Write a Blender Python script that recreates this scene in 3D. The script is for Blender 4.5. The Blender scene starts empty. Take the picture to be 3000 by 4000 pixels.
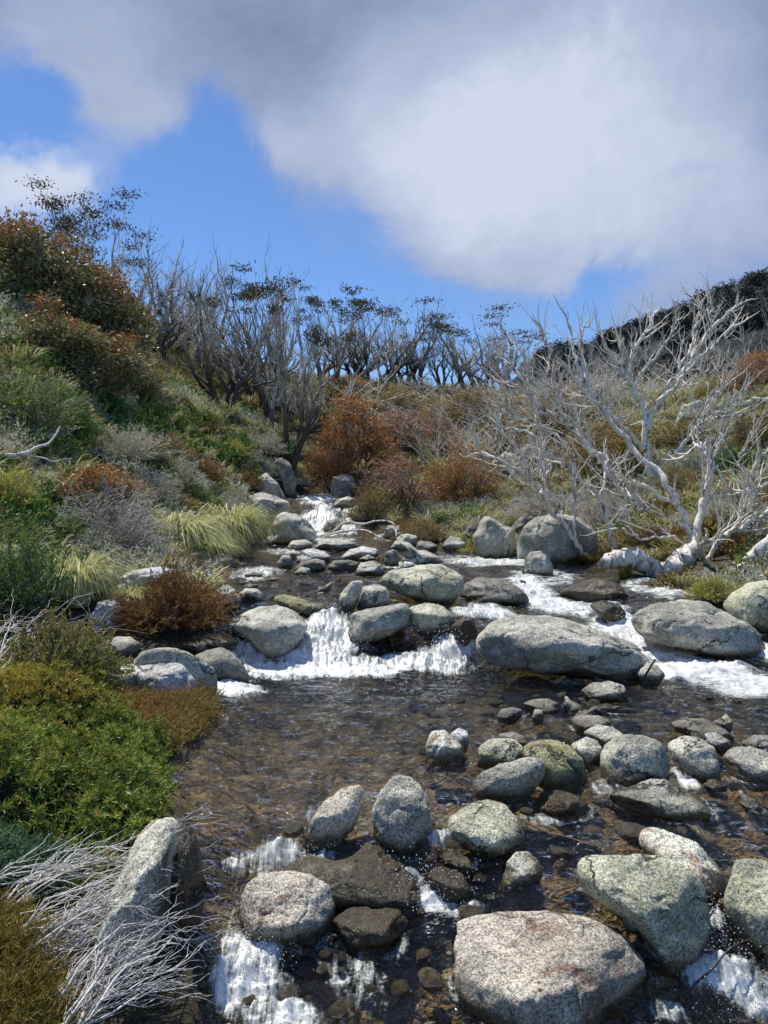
import bpy, math, random
import numpy as np
from math import radians, pi
SC = bpy.context.scene
COL = SC.collection
# ------------------------------------------------------------------ camera model
FPX, CX, CY = 1660.0, 829.5, 1106.0
H_CAM = 2.4
PITCH = radians(-2.0)
FWD = np.array([0, math.cos(PITCH), math.sin(PITCH)])
UPV = np.array([0, -math.sin(PITCH), math.cos(PITCH)])
RGT = np.array([1.0, 0, 0])
CAMP = np.array([0, 0, H_CAM])

def ray(px, py):
    return FWD + RGT * ((px - CX) / FPX) + UPV * ((CY - py) / FPX)
def at(px, py, D):
    d = ray(px, py)
    return CAMP + d * (D / d[1])
def on_z(px, py, z):
    d = ray(px, py)
    return CAMP + d * ((z - H_CAM) / d[2])
def proj(P):
    r = np.asarray(P) - CAMP
    dep = r @ FWD
    return CX + FPX * (r @ RGT) / dep, CY - FPX * (r @ UPV) / dep, dep

# ------------------------------------------------------------------ numpy noise
def _hash(ix, iy, iz, seed):
    h = (ix.astype(np.int64) * 374761393 + iy.astype(np.int64) * 668265263 + iz.astype(np.int64) * 2147483647 + seed * 974711) & 0xffffffff
    h = ((h ^ (h >> 13)) * 1274126177) & 0xffffffff
    h = ((h ^ (h >> 16)) * 2246822519) & 0xffffffff
    return ((h ^ (h >> 15)) & 0xffff) / 65535.0
def vnoise(P, seed=0):
    P = np.asarray(P, float)
    i = np.floor(P).astype(np.int64); f = P - i
    u = f * f * f * (f * (f * 6 - 15) + 10)
    r = 0
    for dx in (0, 1):
        wx = u[..., 0] if dx else 1 - u[..., 0]
        for dy in (0, 1):
            wy = u[..., 1] if dy else 1 - u[..., 1]
            for dz in (0, 1):
                wz = u[..., 2] if dz else 1 - u[..., 2]
                r = r + wx * wy * wz * _hash(i[..., 0] + dx, i[..., 1] + dy, i[..., 2] + dz, seed)
    return r * 2 - 1
def fbm(P, oct=4, seed=0, gain=.5):
    P = np.asarray(P, float); a = 1; s = 0
    for o in range(oct):
        s = s + a * vnoise(P * (2.03 ** o) + 17.3 * o, seed + o); a *= gain
    return s
def fbm2(x, y, f, oct=4, seed=0, gain=.5):
    return fbm(np.stack([x * f, y * f, np.zeros_like(x) + .37], -1), oct, seed, gain)
def cell2(x, y, f, seed=0):
    X = x * f; Y = y * f
    ix = np.floor(X).astype(np.int64); iy = np.floor(Y).astype(np.int64)
    best = np.full(X.shape, 9.0); z = np.zeros_like(ix)
    for dx in (-1, 0, 1):
        for dy in (-1, 0, 1):
            cx = ix + dx; cy = iy + dy
            qx = cx + _hash(cx, cy, z, seed); qy = cy + _hash(cx, cy, z, seed + 7)
            rr = .55 + .6 * _hash(cx, cy, z, seed + 13)
            best = np.minimum(best, np.hypot(X - qx, Y - qy) / rr)
    return best
def sstep(a, b, x):
    t = np.clip((x - a) / (b - a), 0, 1)
    return t * t * (3 - 2 * t)

# ------------------------------------------------------------------ mesh helpers
def mk_mesh(name, V, F, mat=None, smooth=True, attrs=None):
    V = np.asarray(V, np.float32).reshape(-1, 3)
    if not isinstance(F, list): F = [F]
    F = [np.asarray(f, np.int32) for f in F if len(f)]
    me = bpy.data.meshes.new(name)
    nl = sum(f.size for f in F); npol = sum(len(f) for f in F)
    me.vertices.add(len(V)); me.vertices.foreach_set('co', V.ravel())
    me.loops.add(nl); me.loops.foreach_set('vertex_index', np.concatenate([f.ravel() for f in F]))
    tot = np.concatenate([np.full(len(f), f.shape[1], np.int32) for f in F])
    st = np.concatenate([[0], np.cumsum(tot)[:-1]]).astype(np.int32)
    me.polygons.add(npol); me.polygons.foreach_set('loop_start', st)
    me.polygons.foreach_set('use_smooth', np.full(npol, smooth, bool))
    me.update(calc_edges=True)
    if attrs:
        for k, v in attrs.items():
            a = me.attributes.new(k, 'FLOAT', 'POINT'); a.data.foreach_set('value', np.asarray(v, np.float32).ravel())
    if mat: me.materials.append(mat)
    me.validate()
    return me
def link(name, me, parent=None, loc=(0, 0, 0)):
    o = bpy.data.objects.new(name, me); COL.objects.link(o); o.location = loc
    if parent is not None: o.parent = parent
    return o
def tag(o, label=None, cat=None, group=None, kind=None):
    if label: o['label'] = label
    if cat: o['category'] = cat
    if group: o['group'] = group
    if kind: o['kind'] = kind
    return o
def empty(name, loc, rz=0, sc=1.0):
    o = bpy.data.objects.new(name, None); COL.objects.link(o)
    o.location = loc; o.rotation_euler = (0, 0, rz); o.empty_display_size = .2
    o.scale = sc if hasattr(sc, '__len__') else (sc, sc, sc)
    return o
def unit(v):
    return v / np.maximum(np.linalg.norm(v, axis=-1, keepdims=True), 1e-9)

class Geo:
    """collects pieces of ONE mesh (leaves of one crown, bark of one tree...)"""
    def __init__(s): s.V = []; s.F3 = []; s.F4 = []; s.n = 0
    def add(s, V, F):
        F = np.asarray(F) + s.n
        (s.F3 if F.shape[1] == 3 else s.F4).append(F)
        s.V.append(np.asarray(V).reshape(-1, 3)); s.n += len(s.V[-1])
    def arrays(s):
        V = np.concatenate(s.V) if s.V else np.zeros((0, 3))
        return V, [np.concatenate(f) for f in (s.F3, s.F4) if f]
    def mesh(s, name, mat, smooth=True):
        V, F = s.arrays(); return mk_mesh(name, V, F, mat, smooth)

def tubes(geo, P, R, k=5):
    """P (B,n,3) polylines, R (B,n) radii"""
    P = np.asarray(P, float); R = np.asarray(R, float)
    if P.ndim == 2: P = P[None]; R = R[None]
    B, n, _ = P.shape
    T = np.empty_like(P); T[:, 1:-1] = P[:, 2:] - P[:, :-2]; T[:, 0] = P[:, 1] - P[:, 0]; T[:, -1] = P[:, -1] - P[:, -2]
    T = unit(T)
    m = unit(P[:, -1] - P[:, 0] + 1e-6)
    ref = np.where(np.abs(m[:, 2:3]) < .75, np.array([[0, 0, 1.0]]), np.array([[0.8, .6, 0]]))[:, None, :]
    U = unit(np.cross(T, ref)); W = np.cross(T, U)
    a = np.linspace(0, 2 * pi, k, endpoint=False)
    V = P[:, :, None, :] + R[:, :, None, None] * (np.cos(a)[None, None, :, None] * U[:, :, None, :] + np.sin(a)[None, None, :, None] * W[:, :, None, :])
    b = np.arange(B)[:, None, None] * n * k; i = np.arange(n - 1)[None, :, None] * k; j = np.arange(k)[None, None, :]; j2 = (j + 1) % k
    F = np.stack([b + i + j, b + i + j2, b + i + k + j2, b + i + k + j], -1).reshape(-1, 4)
    geo.add(V.reshape(-1, 3), F)

def tubes_of(geo, lines, k=5):
    by = {}
    for p, r in lines: by.setdefault(len(p), []).append((p, r))
    for n, L in by.items():
        tubes(geo, np.array([l[0] for l in L]), np.array([l[1] for l in L]), k)

def leaves(geo, P, T, L, W, rng, fold=0.0):
    """diamond leaves at P along unit T"""
    N = len(P); T = unit(T)
    S = unit(np.cross(T, rng.normal(size=(N, 3))))
    L = np.broadcast_to(np.asarray(L, float), (N,))[:, None]; W = np.broadcast_to(np.asarray(W, float), (N,))[:, None]
    V = np.stack([P, P + T * L * .42 + S * W * .5, P + T * L, P + T * L * .42 - S * W * .5], 1).reshape(-1, 3)
    geo.add(V, np.arange(N * 4).reshape(N, 4))

def blades(geo, B, A, up, out, L, w, rng, n=5, droop=1.0):
    """drooping grass blades, base B (N,3), azimuth A"""
    N = len(B); t = np.linspace(0, 1, n)[None, :]
    dx = np.cos(A)[:, None]; dy = np.sin(A)[:, None]
    r = (out * L)[:, None] * t ** 1.3
    z = (up * L)[:, None] * (t * 1.5 - droop * 1.1 * t ** 2.4)
    C = np.stack([B[:, 0:1] + dx * r, B[:, 1:2] + dy * r, B[:, 2:3] + z], -1)
    th = A + rng.normal(0, .8, N)
    S = np.stack([-np.sin(th), np.cos(th), np.zeros(N)], -1)[:, None, :]
    wd = (w * (1 - t ** 2 * .9))[:, :, None] if np.ndim(w) == 0 else (w[:, None] * (1 - t ** 2 * .9))[:, :, None]
    V = np.stack([C - S * wd, C + S * wd], 2).reshape(-1, 3)
    b = np.arange(N)[:, None] * n * 2; i = np.arange(n - 1)[None, :] * 2
    F = np.stack([b + i, b + i + 1, b + i + 3, b + i + 2], -1).reshape(-1, 4)
    geo.add(V, F)

# ------------------------------------------------------------------ material helpers
class NT:
    def __init__(s, name):
        s.m = bpy.data.materials.new(name); s.m.use_nodes = True
        s.t = s.m.node_tree; s.t.nodes.clear()
        s.out = s.n('ShaderNodeOutputMaterial')
    def n(s, typ, **kw):
        nd = s.t.nodes.new(typ)
        for k, v in kw.items():
            if k == 'inp':
                for kk, vv in v.items(): s.set(nd, kk, vv)
            else: setattr(nd, k, v)
        return nd
    def set(s, nd, key, v):
        sk = nd.inputs[key]
        if isinstance(v, bpy.types.NodeSocket): s.t.links.new(v, sk)
        elif isinstance(v, tuple) and len(v) == 3 and sk.type == 'RGBA': sk.default_value = (*v, 1)
        else: sk.default_value = v
    def math(s, op, a, b=None, c=None, clamp=False):
        nd = s.n('ShaderNodeMath', operation=op, use_clamp=clamp)
        s.set(nd, 0, a)
        if b is not None: s.set(nd, 1, b)
        if c is not None: s.set(nd, 2, c)
        return nd.outputs[0]
    def mix(s, f, a, b, mode='MIX'):
        nd = s.n('ShaderNodeMix', data_type='RGBA', blend_type=mode)
        s.set(nd, 0, f); s.set(nd, 6, a if not isinstance(a, tuple) else (*a, 1)); s.set(nd, 7, b if not isinstance(b, tuple) else (*b, 1))
        return nd.outputs[2]
    def noise(s, vec, scale, detail=4, rough=.55, dist=0.0, out=0):
        nd = s.n('ShaderNodeTexNoise'); s.set(nd, 'Vector', vec)
        s.set(nd, 'Scale', scale); s.set(nd, 'Detail', detail); s.set(nd, 'Roughness', rough); s.set(nd, 'Distortion', dist)
        return nd.outputs[out]
    def voro(s, vec, scale, feat='F1', out='Distance'):
        nd = s.n('ShaderNodeTexVoronoi', feature=feat); s.set(nd, 'Vector', vec); s.set(nd, 'Scale', scale)
        return nd.outputs[out]
    def ss(s, x, a, b, lo=0.0, hi=1.0):
        nd = s.n('ShaderNodeMapRange', interpolation_type='SMOOTHSTEP')
        s.set(nd, 0, x); s.set(nd, 1, a); s.set(nd, 2, b); s.set(nd, 3, lo); s.set(nd, 4, hi)
        return nd.outputs[0]
    def ramp(s, f, stops, interp='LINEAR'):
        nd = s.n('ShaderNodeValToRGB'); cr = nd.color_ramp; cr.interpolation = interp
        while len(cr.elements) < len(stops): cr.elements.new(.5)
        for e, (p, c) in zip(cr.elements, stops): e.position = p; e.color = (*c, 1)
        s.set(nd, 0, f); return nd.outputs[0]
    def attr(s, name):
        return s.n('ShaderNodeAttribute', attribute_name=name).outputs['Fac']
    def bump(s, h, strength=.5, dist=.02, nrm=None):
        nd = s.n('ShaderNodeBump'); s.set(nd, 'Height', h); s.set(nd, 'Strength', strength); s.set(nd, 'Distance', dist)
        if nrm is not None: s.set(nd, 'Normal', nrm)
        return nd.outputs[0]
    def objcoord(s):
        tc = s.n('ShaderNodeTexCoord').outputs['Object']
        oi = s.n('ShaderNodeObjectInfo').outputs['Random']
        off = s.n('ShaderNodeCombineXYZ'); s.set(off, 0, s.math('MULTIPLY', oi, 91.7)); s.set(off, 1, s.math('MULTIPLY', oi, 37.1)); s.set(off, 2, s.math('MULTIPLY', oi, 13.3))
        ad = s.n('ShaderNodeVectorMath', operation='ADD'); s.set(ad, 0, tc); s.set(ad, 1, off.outputs[0])
        return ad.outputs[0]
    def pos(s): return s.n('ShaderNodeNewGeometry').outputs['Position']
    def done(s, shader):
        s.t.links.new(shader, s.out.inputs['Surface']); return s.m
# ------------------------------------------------------------------ water level field
WPTS = []
for px, py, z in [
    (450,1500,0),(700,1500,0),(1000,1500,0),(1300,1500,0),(1600,1560,0),(400,1600,0),(700,1620,0),(1000,1620,-.01),(420,1720,-.02),(600,1745,-.03),
    (850,1680,-.02),(1300,1600,0),(1600,1600,-.02),(440,1800,-.1),(600,1810,-.1),(720,1800,-.09),(520,1885,-.27),(620,1860,-.22),(780,1835,-.16),
    (1000,1760,-.07),(1200,1770,-.1),(1400,1740,-.08),(1600,1700,-.06),(1600,1800,-.15),(1300,1850,-.18),(1150,1850,-.2),(1000,1880,-.28),
    (900,1970,-.37),(1050,1960,-.36),(740,1970,-.4),(800,2090,-.5),(520,2090,-.5),(440,1960,-.32),(450,2212,-.62),(700,2212,-.65),(950,2200,-.62),
    (1450,2110,-.52),(1600,2000,-.36),(1560,1900,-.25),(1650,2160,-.6),(1500,2212,-.66),(1700,2212,-.68),
    (560,1445,0),(700,1440,0),(850,1440,0),(950,1440,0),(480,1300,.62),(600,1308,.6),(720,1315,.6),(850,1300,.6),(1000,1325,.5),(1000,1372,.36),(990,1436,.02),(1040,1445,0),
    (430,1360,.42),(500,1382,.3),(545,1435,.02),(480,1490,0),(1130,1250,.62),(1150,1290,.5),(1300,1320,.34),(1400,1400,.15),(1659,1480,.0),(1500,1500,0),
    (1360,1280,.56),(1450,1280,.6),(1600,1290,.56),(1659,1410,.14),(1800,1500,.0),(1750,1400,.2),(500,1250,.62),(600,1250,.63),(800,1270,.62),(1050,1240,.65),(1200,1240,.65),(1300,1240,.65),(560,1210,.68),
    (700,1210,.7),(900,1200,.72),(1000,1205,.7),(1150,1215,.68),(650,1172,.82),(800,1167,.85),(850,1162,.9),(700,1150,.92),(650,1142,1.0),(700,1100,1.6),
    (740,1093,1.7),(690,1081,1.86),(640,1081,1.87),(720,1079,1.9)]:
    p = on_z(px, py, z); WPTS.append((p[0], p[1], z))
WPTS += [(-2.3, 31, 2.5), (-2.5, 34, 3.4), (-1.2, 2.2, -.78), (1.5, 2.2, -.8), (3.5, 2.6, -.8), (0, -4, -1.0), (5, -4, -1.0), (5, 7, 0), (6, 9, 0.0), (-3.2, 8.5, .15), (-2.0,4.2,-.3)]
WPTS = np.array(WPTS)

class RBF:
    def __init__(s, pts, kern, lam=0.0):
        s.p = np.asarray(pts, float)[:, :2]; z = np.asarray(pts, float)[:, 2]; s.k = kern
        n = len(s.p); A = s.k(np.hypot(s.p[:, None, 0] - s.p[None, :, 0], s.p[:, None, 1] - s.p[None, :, 1])) + lam * np.eye(n)
        Q = np.c_[np.ones(n), s.p]
        M = np.block([[A, Q], [Q.T, np.zeros((3, 3))]])
        s.w = np.linalg.solve(M, np.r_[z, 0, 0, 0])
    def __call__(s, x, y):
        x = np.asarray(x, float); y = np.asarray(y, float); sh = x.shape; x = x.ravel(); y = y.ravel(); out = np.empty(len(x))
        for i in range(0, len(x), 40000):
            a = x[i:i + 40000]; b = y[i:i + 40000]
            K = s.k(np.hypot(a[:, None] - s.p[None, :, 0], b[:, None] - s.p[None, :, 1]))
            out[i:i + 40000] = K @ s.w[:-3] + s.w[-3] + s.w[-2] * a + s.w[-1] * b
        return out.reshape(sh)
W_f = RBF(WPTS, lambda r: -np.sqrt(r * r + .01), 0.004)

def hit(S, px, py, y0=2.0, y1=70.0, step=.03):
    """first point along the view ray of pixel (px,py) that meets surface z=S(x,y)"""
    d = ray(px, py); ts = np.arange(y0, y1, step) if y1 - y0 < 100 else np.arange(y0, y1, step)
    ts = y0 * (y1 / y0) ** np.linspace(0, 1, 900)
    P = CAMP + d[None, :] * (ts / d[1])[:, None]
    g = P[:, 2] - S(P[:, 0], P[:, 1])
    k = np.argmax(g <= 0)
    if g[k] > 0: return None
    if k == 0: return P[0]
    a = g[k - 1] / (g[k - 1] - g[k] + 1e-9)
    return P[k - 1] * (1 - a) + P[k] * a

CHAN_PX = [(415,2212),(405,2000),(398,1850),(350,1750),(340,1650),(395,1580),(430,1520),(330,1490),(240,1450),(300,1415),(390,1385),(470,1320),(495,1290),(480,1230),(530,1190),(590,1162),(640,1120),(615,1085),(650,1066),
           (740,1066),(790,1108),(860,1150),(1000,1185),(1130,1200),(1270,1215),(1400,1262),(1550,1292),(1700,1330),(1900,1400)]
CH = [hit(W_f, *p) for p in CHAN_PX]
CH = [(-1.3, -6), (-1.15, 2.5)] + [(c[0], c[1]) for c in CH] + [(8.5, 8.0), (9, 4), (9, -6)]
i_top = next(i for i, c in enumerate(CHAN_PX) if c == (650,1066)) + 3
CH = CH[:i_top] + [(-2.9, 31.5), (-1.7, 31.5)] + CH[i_top:]
CH = np.array(CH)

def chan_sd(x, y):
    x = np.asarray(x, float); y = np.asarray(y, float); sh = x.shape; x = x.ravel(); y = y.ravel()
    best = np.full(len(x), 1e9); ins = np.zeros(len(x), bool)
    for i in range(len(CH)):
        ax, ay = CH[i]; bx, by = CH[(i + 1) % len(CH)]
        ex, ey = bx - ax, by - ay; t = np.clip(((x - ax) * ex + (y - ay) * ey) / (ex * ex + ey * ey), 0, 1)
        best = np.minimum(best, np.hypot(x - ax - t * ex, y - ay - t * ey))
        c = ((ay > y) != (by > y)) & (x < (bx - ax) * (y - ay) / (by - ay + 1e-12) + ax)
        ins ^= c
    return np.where(ins, -best, best).reshape(sh) + .11 * fbm2(x, y, 1.7, 3, 61).reshape(sh)

HPTS = [(-1.7,3.5,-.5),(-3,3.8,0.0),(-1.75,5,-.12),(-2.5,5.6,.18),(-4,5,.5),(-6,5,1.5),(-2.6,7,.22),(-4.5,7.5,.7),(-7,8,2.2),(-2.2,4.3,-.2),(-1.6,4.6,-.3),(-2.9,4.8,.2),
        (-5,9,.65),(-3.3,9.5,.3),(-3,11,.75),(-4.5,12,1.15),(-6.5,12,2.2),(-9,12,4.4),(-3.6,15,.95),(-5,16,1.6),(-7,16,3.3),(-10,16,6.0),
        (-3.8,20,1.15),(-5.5,21,2.5),(-8,21,4.9),(-11,20,7.2),(-14,20,9.2),(-4.4,27,2.5),(-6,27,4.0),(-9,27,6.3),(-13.5,27,8.9),(-18,27,11.5),
        (-3.7,30,3.7),(-7,33,5.6),(-12,38,8.9),(-18,38,12.2),(-6,45,8.4),(-.8,45,8),(5,45,7.6),(12,45,7.4),(20,45,8.3),(0,36,4.6),(4,33,4.0),(9,35,5.4),(-2,33,3.5),(15,38,6.8),(22,38,8.2),
        (6.5,18,1.15),(5.2,20,1.15),(8,20,1.9),(12,22,4.0),(16,24,6.2),(4,24,1.5),(8,25,2.6),(2,27,1.9),(6,28,2.9),(12,28,4.9),(14.5,28,5.9),(18,28,7.6),
        (7.6,13,1.1),(9,13,1.7),(12,14,3.4),(8.4,10,.8),(10,8,1.2),(10,3,.8),(0,60,8.8),(-20,60,16),(20,60,9),(-25,45,15.5),(30,45,10),(-30,27,16),(30,25,10.5),(-12,3,4),(-14,-4,4),(14,-4,2),(0,75,9),(-30,75,18),(30,75,10)]
H_f = RBF(HPTS, lambda r: np.where(r > 0, r * r * np.log(np.maximum(r, 1e-6)), 0), .6)

def ground(x, y, detail=True):
    x = np.asarray(x, float); y = np.asarray(y, float)
    yc = np.clip(y, -6, 62); xc = np.clip(x, -34, 34)
    sd = chan_sd(x, y)
    W = W_f(np.clip(x, -6, 9), np.clip(y, -5, 33))
    t = sstep(0, 1.1, sd)
    bed = W + .03 - .14 * sstep(0, .18, -sd) - .24 * sstep(.1, 1.0, -sd)
    z = np.where(sd < 0, bed, (W + .03 + .05 * np.minimum(sd, 1)) * (1 - t) + H_f(xc, yc) * t)
    if detail:
        z = z + t * (.16 * fbm2(x, y, .55, 4, 3) + .05 * fbm2(x, y, 2.5, 3, 5)) * np.clip(y / 12, .35, 1.5)
    return z - np.maximum(y - 62, 0) * .06
def surf(x, y):
    sd = chan_sd(x, y); g = ground(x, y, False)
    return np.where(sd < 0.05, np.maximum(W_f(x, y), g), g)

# ---- terrain sheet
def build_terrain():
    ys = np.concatenate([np.linspace(-6, 2.8, 14), 3.0 * (70 / 3.0) ** np.linspace(0, 1, 520), np.linspace(75, 420, 14)])
    t = np.linspace(-1, 1, 430); s = np.sign(t) * np.abs(t) ** 1.45
    Y = np.repeat(ys[:, None], len(s), 1); X = s[None, :] * (np.maximum(ys, 2)[:, None] * .85 + 7)
    Z = ground(X, Y); sd = chan_sd(X, Y)
    ins = sstep(-.02, .12, -sd)
    c1 = cell2(X, Y, 3.2, 5); c2 = cell2(X, Y, 8.0, 9)
    Z = Z + ins * (.10 * np.maximum(0, 1 - c1 ** 2) + .04 * np.maximum(0, 1 - c2 ** 2) - .05)
    n, m = Y.shape
    i = np.arange(n - 1)[:, None] * m + np.arange(m - 1)[None, :]
    F = np.stack([i, i + 1, i + m + 1, i + m], -1).reshape(-1, 4)
    return mk_mesh('terrain', np.stack([X, Y, Z], -1).reshape(-1, 3), F, None, True, {'bed': sstep(.0, .25, -sd).ravel(), 'shore': sstep(.7, .1, sd).ravel(), 'cob': np.minimum(c1, 1.2).ravel()})

N = NT('hillside_soil')
p = N.pos()
veg = N.ramp(N.noise(p, .9, 5, .62), [(.25, (.03, .03, .012)), (.42, (.07, .075, .028)), (.52, (.13, .125, .06)), (.62, (.08, .06, .028)), (.78, (.16, .155, .085))])
veg = N.mix(N.ss(N.noise(p, 9, 4, .7), .35, .7), N.mix(1, veg, (.4, .4, .35), 'MULTIPLY'), veg)
veg = N.mix(N.attr('shore'), veg, N.mix(N.ss(N.noise(p, 14, 4, .7), .4, .65), (.018, .014, .008), (.07, .06, .028)))
bedc = N.ramp(N.noise(p, 2.6, 5, .6), [(.26, (.06, .04, .02)), (.40, (.21, .14, .065)), (.5, (.44, .32, .16)), (.58, (.17, .135, .08)), (.7, (.52, .45, .31))])
bedc = N.mix(N.ss(N.attr('cob'), .45, 1.1, 0, .8), bedc, (.022, .012, .007))
bedc = N.mix(N.ss(N.noise(p, 45, 3, .7), .35, .68), N.mix(1, bedc, (.5, .47, .42), 'MULTIPLY'), bedc)
b = N.n('ShaderNodeBsdfPrincipled', inp={'Base Color': N.mix(N.attr('bed'), veg, bedc), 'Roughness': .9})
N.set(b, 'Normal', N.bump(N.noise(p, 25, 4, .7), .8, .05))
MAT_SOIL = N.done(b.outputs[0])
terr = build_terrain(); terr.materials.append(MAT_SOIL)
tag(link('ground', terr), kind='structure')

# ---- water sheet
FOAM = [(690,1400,70,52,1),(640,1420,80,26,1),(600,1447,90,18,1),(760,1442,100,22,1),(880,1432,100,18,.9),(960,1432,70,30,1),(970,1395,30,30,.9),(520,1410,40,25,.95),(500,1385,40,14,.7),(515,1490,50,12,.9),(700,1345,40,30,.95),(730,1375,50,40,.9),
        (1150,1270,40,25,.9),(1180,1305,60,20,.95),(1280,1320,60,18,.8),(1330,1360,50,25,1),(1400,1400,70,30,1),(1500,1450,120,25,1),(1620,1480,100,25,.9),(1450,1270,60,12,.85),(1400,1265,40,12,.7),(1345,1335,15,20,1),(1640,1400,30,25,1),(1060,1320,60,12,.85),(1010,1320,30,10,.7),
        (1080,1215,100,8,.75),(1180,1245,60,15,.65),(1000,1210,60,8,.55),(560,1235,50,10,.65),(530,1250,40,8,.65),(620,1190,40,6,.6),(700,1170,60,8,.7),(660,1150,22,15,1),(690,1125,45,25,1),(760,1113,24,15,.85),(690,1080,45,8,1),(840,1160,30,8,.5),(870,1222,40,6,.6),(720,1150,50,10,.8),(640,1165,30,10,.6),(700,1100,30,15,.9),
        (600,1866,110,4,.6),(680,1850,50,4,.6),(500,1872,25,14,.7),(900,1937,110,26,.95),(885,1900,30,22,.85),(1000,1957,50,20,.75),(550,2050,55,45,1),(540,2125,75,50,.95),(620,2190,80,30,.85),(755,2100,60,50,.42),(1440,2060,40,40,.75),(1560,2110,85,40,.95),(1640,2150,60,40,.85),(1540,1980,20,28,.75),(950,1820,42,14,.75),(1160,1770,60,14,.45),(1480,1680,25,22,.65),(1450,2190,50,20,.75),(1380,1790,60,10,.35),(1300,1700,20,14,.5),(660,2060,70,20,.35)]
ROCK_RINGS = []      # filled by the rocks: (x, y, a, b)
def foam_world():
    out = []
    for px, py, rx, ry, s in FOAM:
        c = hit(W_f, px, py); a = hit(W_f, px, py - ry); b_ = hit(W_f, px, py + ry)
        ey = max(.05, abs(a[1] - b_[1]) / 2) if a is not None and b_ is not None else .2
        out.append((c[0], c[1], rx * c[1] / FPX, min(ey, 1.3), s))
    return out
FW = foam_world()

def build_water():
    ys = np.concatenate([np.linspace(-5, 2.9, 30), 3.0 * (31.3 / 3.0) ** np.linspace(0, 1, 1050)])
    t = np.linspace(-1, 1, 800)
    Y = np.repeat(ys[:, None], len(t), 1)
    lo = np.interp(ys, [-5, 4, 8, 10, 20, 31], [-2.2, -2.4, -4.0, -5.2, -5.2, -4.0]); hi = np.interp(ys, [-5, 10, 14, 20, 25, 31], [8.8, 9, 8.2, 6.5, 3, 0.2])
    X = lo[:, None] + (t[None, :] + 1) / 2 * (hi - lo)[:, None]
    keep_e = .02
    Z = W_f(X, Y)
    gy = np.gradient(Z, axis=0) / np.gradient(Y, axis=0); gx = np.gradient(Z, axis=1) / np.gradient(X, axis=1)
    slope = np.hypot(gx, gy)
    foam = np.zeros_like(Z)
    wob = fbm2(X, Y, 2.2, 4, 21) * .4
    for cx, cy, rx, ry, s in FW:
        q = ((X - cx) / rx) ** 2 + ((Y - cy) / ry) ** 2
        foam = np.maximum(foam, s * np.clip(1.25 - q * .6 + wob * .9, 0, 1) * (q < 4))
    foam = np.maximum(foam, .85 * sstep(.5, 1.1, slope + wob * .2))
    for cx, cy, a, b_ in ROCK_RINGS:
        m = (np.abs(X - cx) < 2.2 * a) & (np.abs(Y - cy) < 2.5 * b_)
        if not m.any(): continue
        q = np.sqrt(((X[m] - cx) / a) ** 2 + ((Y[m] - cy) / b_) ** 2)
        front = np.clip(.45 - .5 * (Y[m] - cy) / b_, .05, 1)
        foam[m] = np.maximum(foam[m], (.34 + .5 * wob[m]) * front * np.exp(-((q - 1.05) / .16) ** 2))
    f = sstep(.25, .9, foam)
    stp = sstep(.15, .6, slope)
    rip = (.026 * fbm2(X, Y * 1.5, 2.2, 4, 31, .55) + .003 * fbm2(X, Y * 1.4, 10, 2, 33)) * (1 + .8 * foam)
    fo = f * (.03 * fbm2(X, Y, 3, 3, 41) + .022 * np.abs(fbm2(X, Y, 9, 4, 43, .6)) + .015) + stp * f * (.05 * np.abs(fbm2(X * 2.4, Y * .5, 4.5, 4, 45)) - .01)
    Z = Z + rip + fo
    n, m = Y.shape
    i = np.arange(n - 1)[:, None] * m + np.arange(m - 1)[None, :]
    F = np.stack([i, i + 1, i + m + 1, i + m], -1).reshape(-1, 4)
    sd = chan_sd(X, Y)
    ok = (sd < .5).ravel()
    F = F[ok[F].all(1)]
    th = radians(48) * sstep(.6, 2.2, X) * sstep(8.3, 9.2, Y) * sstep(19, 15, Y) + radians(-12) * sstep(-.5, -1.5, X) * sstep(7, 5, Y)
    FU = X * np.cos(th) + Y * np.sin(th); FV = -X * np.sin(th) + Y * np.cos(th) + Z * .6
    return mk_mesh('stream_water', np.stack([X, Y, Z], -1).reshape(-1, 3), F, None, True, {'foam': foam.ravel(), 'fu': FU.ravel(), 'fv': FV.ravel(), 'steep': sstep(.12, .5, slope).ravel(), 'deep': (sstep(6.2, 8.2, Y + .35 * fbm2(X, Y, .6, 3, 51)) * sstep(30, 12, Y)).ravel()})

N = NT('stream_water')
p = N.pos()
map_ = N.n('ShaderNodeMapping'); N.set(map_, 'Vector', p); map_.inputs['Scale'].default_value = (1.0, 1.7, .6)
pm = map_.outputs[0]
cf = N.n('ShaderNodeCombineXYZ'); N.set(cf, 0, N.math('MULTIPLY', N.attr('fu'), 2.4)); N.set(cf, 1, N.math('MULTIPLY', N.attr('fv'), .55))
streak = N.noise(cf.outputs[0], 4.2, 5, .62, .5); streak2 = N.noise(cf.outputs[0], 13, 4, .62, .3)
fine = N.noise(pm, 34, 6, .7, .3); mid = N.noise(pm, 5, 4, .6, .7)
fa = N.math('ADD', N.attr('foam'), N.math('MULTIPLY', N.math('SUBTRACT', fine, .5), 1.2))
fa = N.math('ADD', fa, N.math('MULTIPLY', N.math('SUBTRACT', streak, .5), 1.5))
fa = N.math('ADD', fa, N.math('MULTIPLY', N.math('SUBTRACT', streak2, .5), N.math('ADD', N.math('MULTIPLY', N.attr('steep'), .5), .7)))
fa = N.math('ADD', fa, N.math('MULTIPLY', N.math('SUBTRACT', mid, .5), 1.0))
fa = N.math('SUBTRACT', fa, N.math('MULTIPLY', N.attr('steep'), .12))
ff = N.ss(fa, .16, .98)
rip = N.math('ADD', N.math('MULTIPLY', N.noise(pm, 5, 3, .55, .9), 1.0), N.math('MULTIPLY', N.noise(pm, 12, 3, .55, 1.0), .32))
nrm = N.bump(rip, .8, .17)
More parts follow.
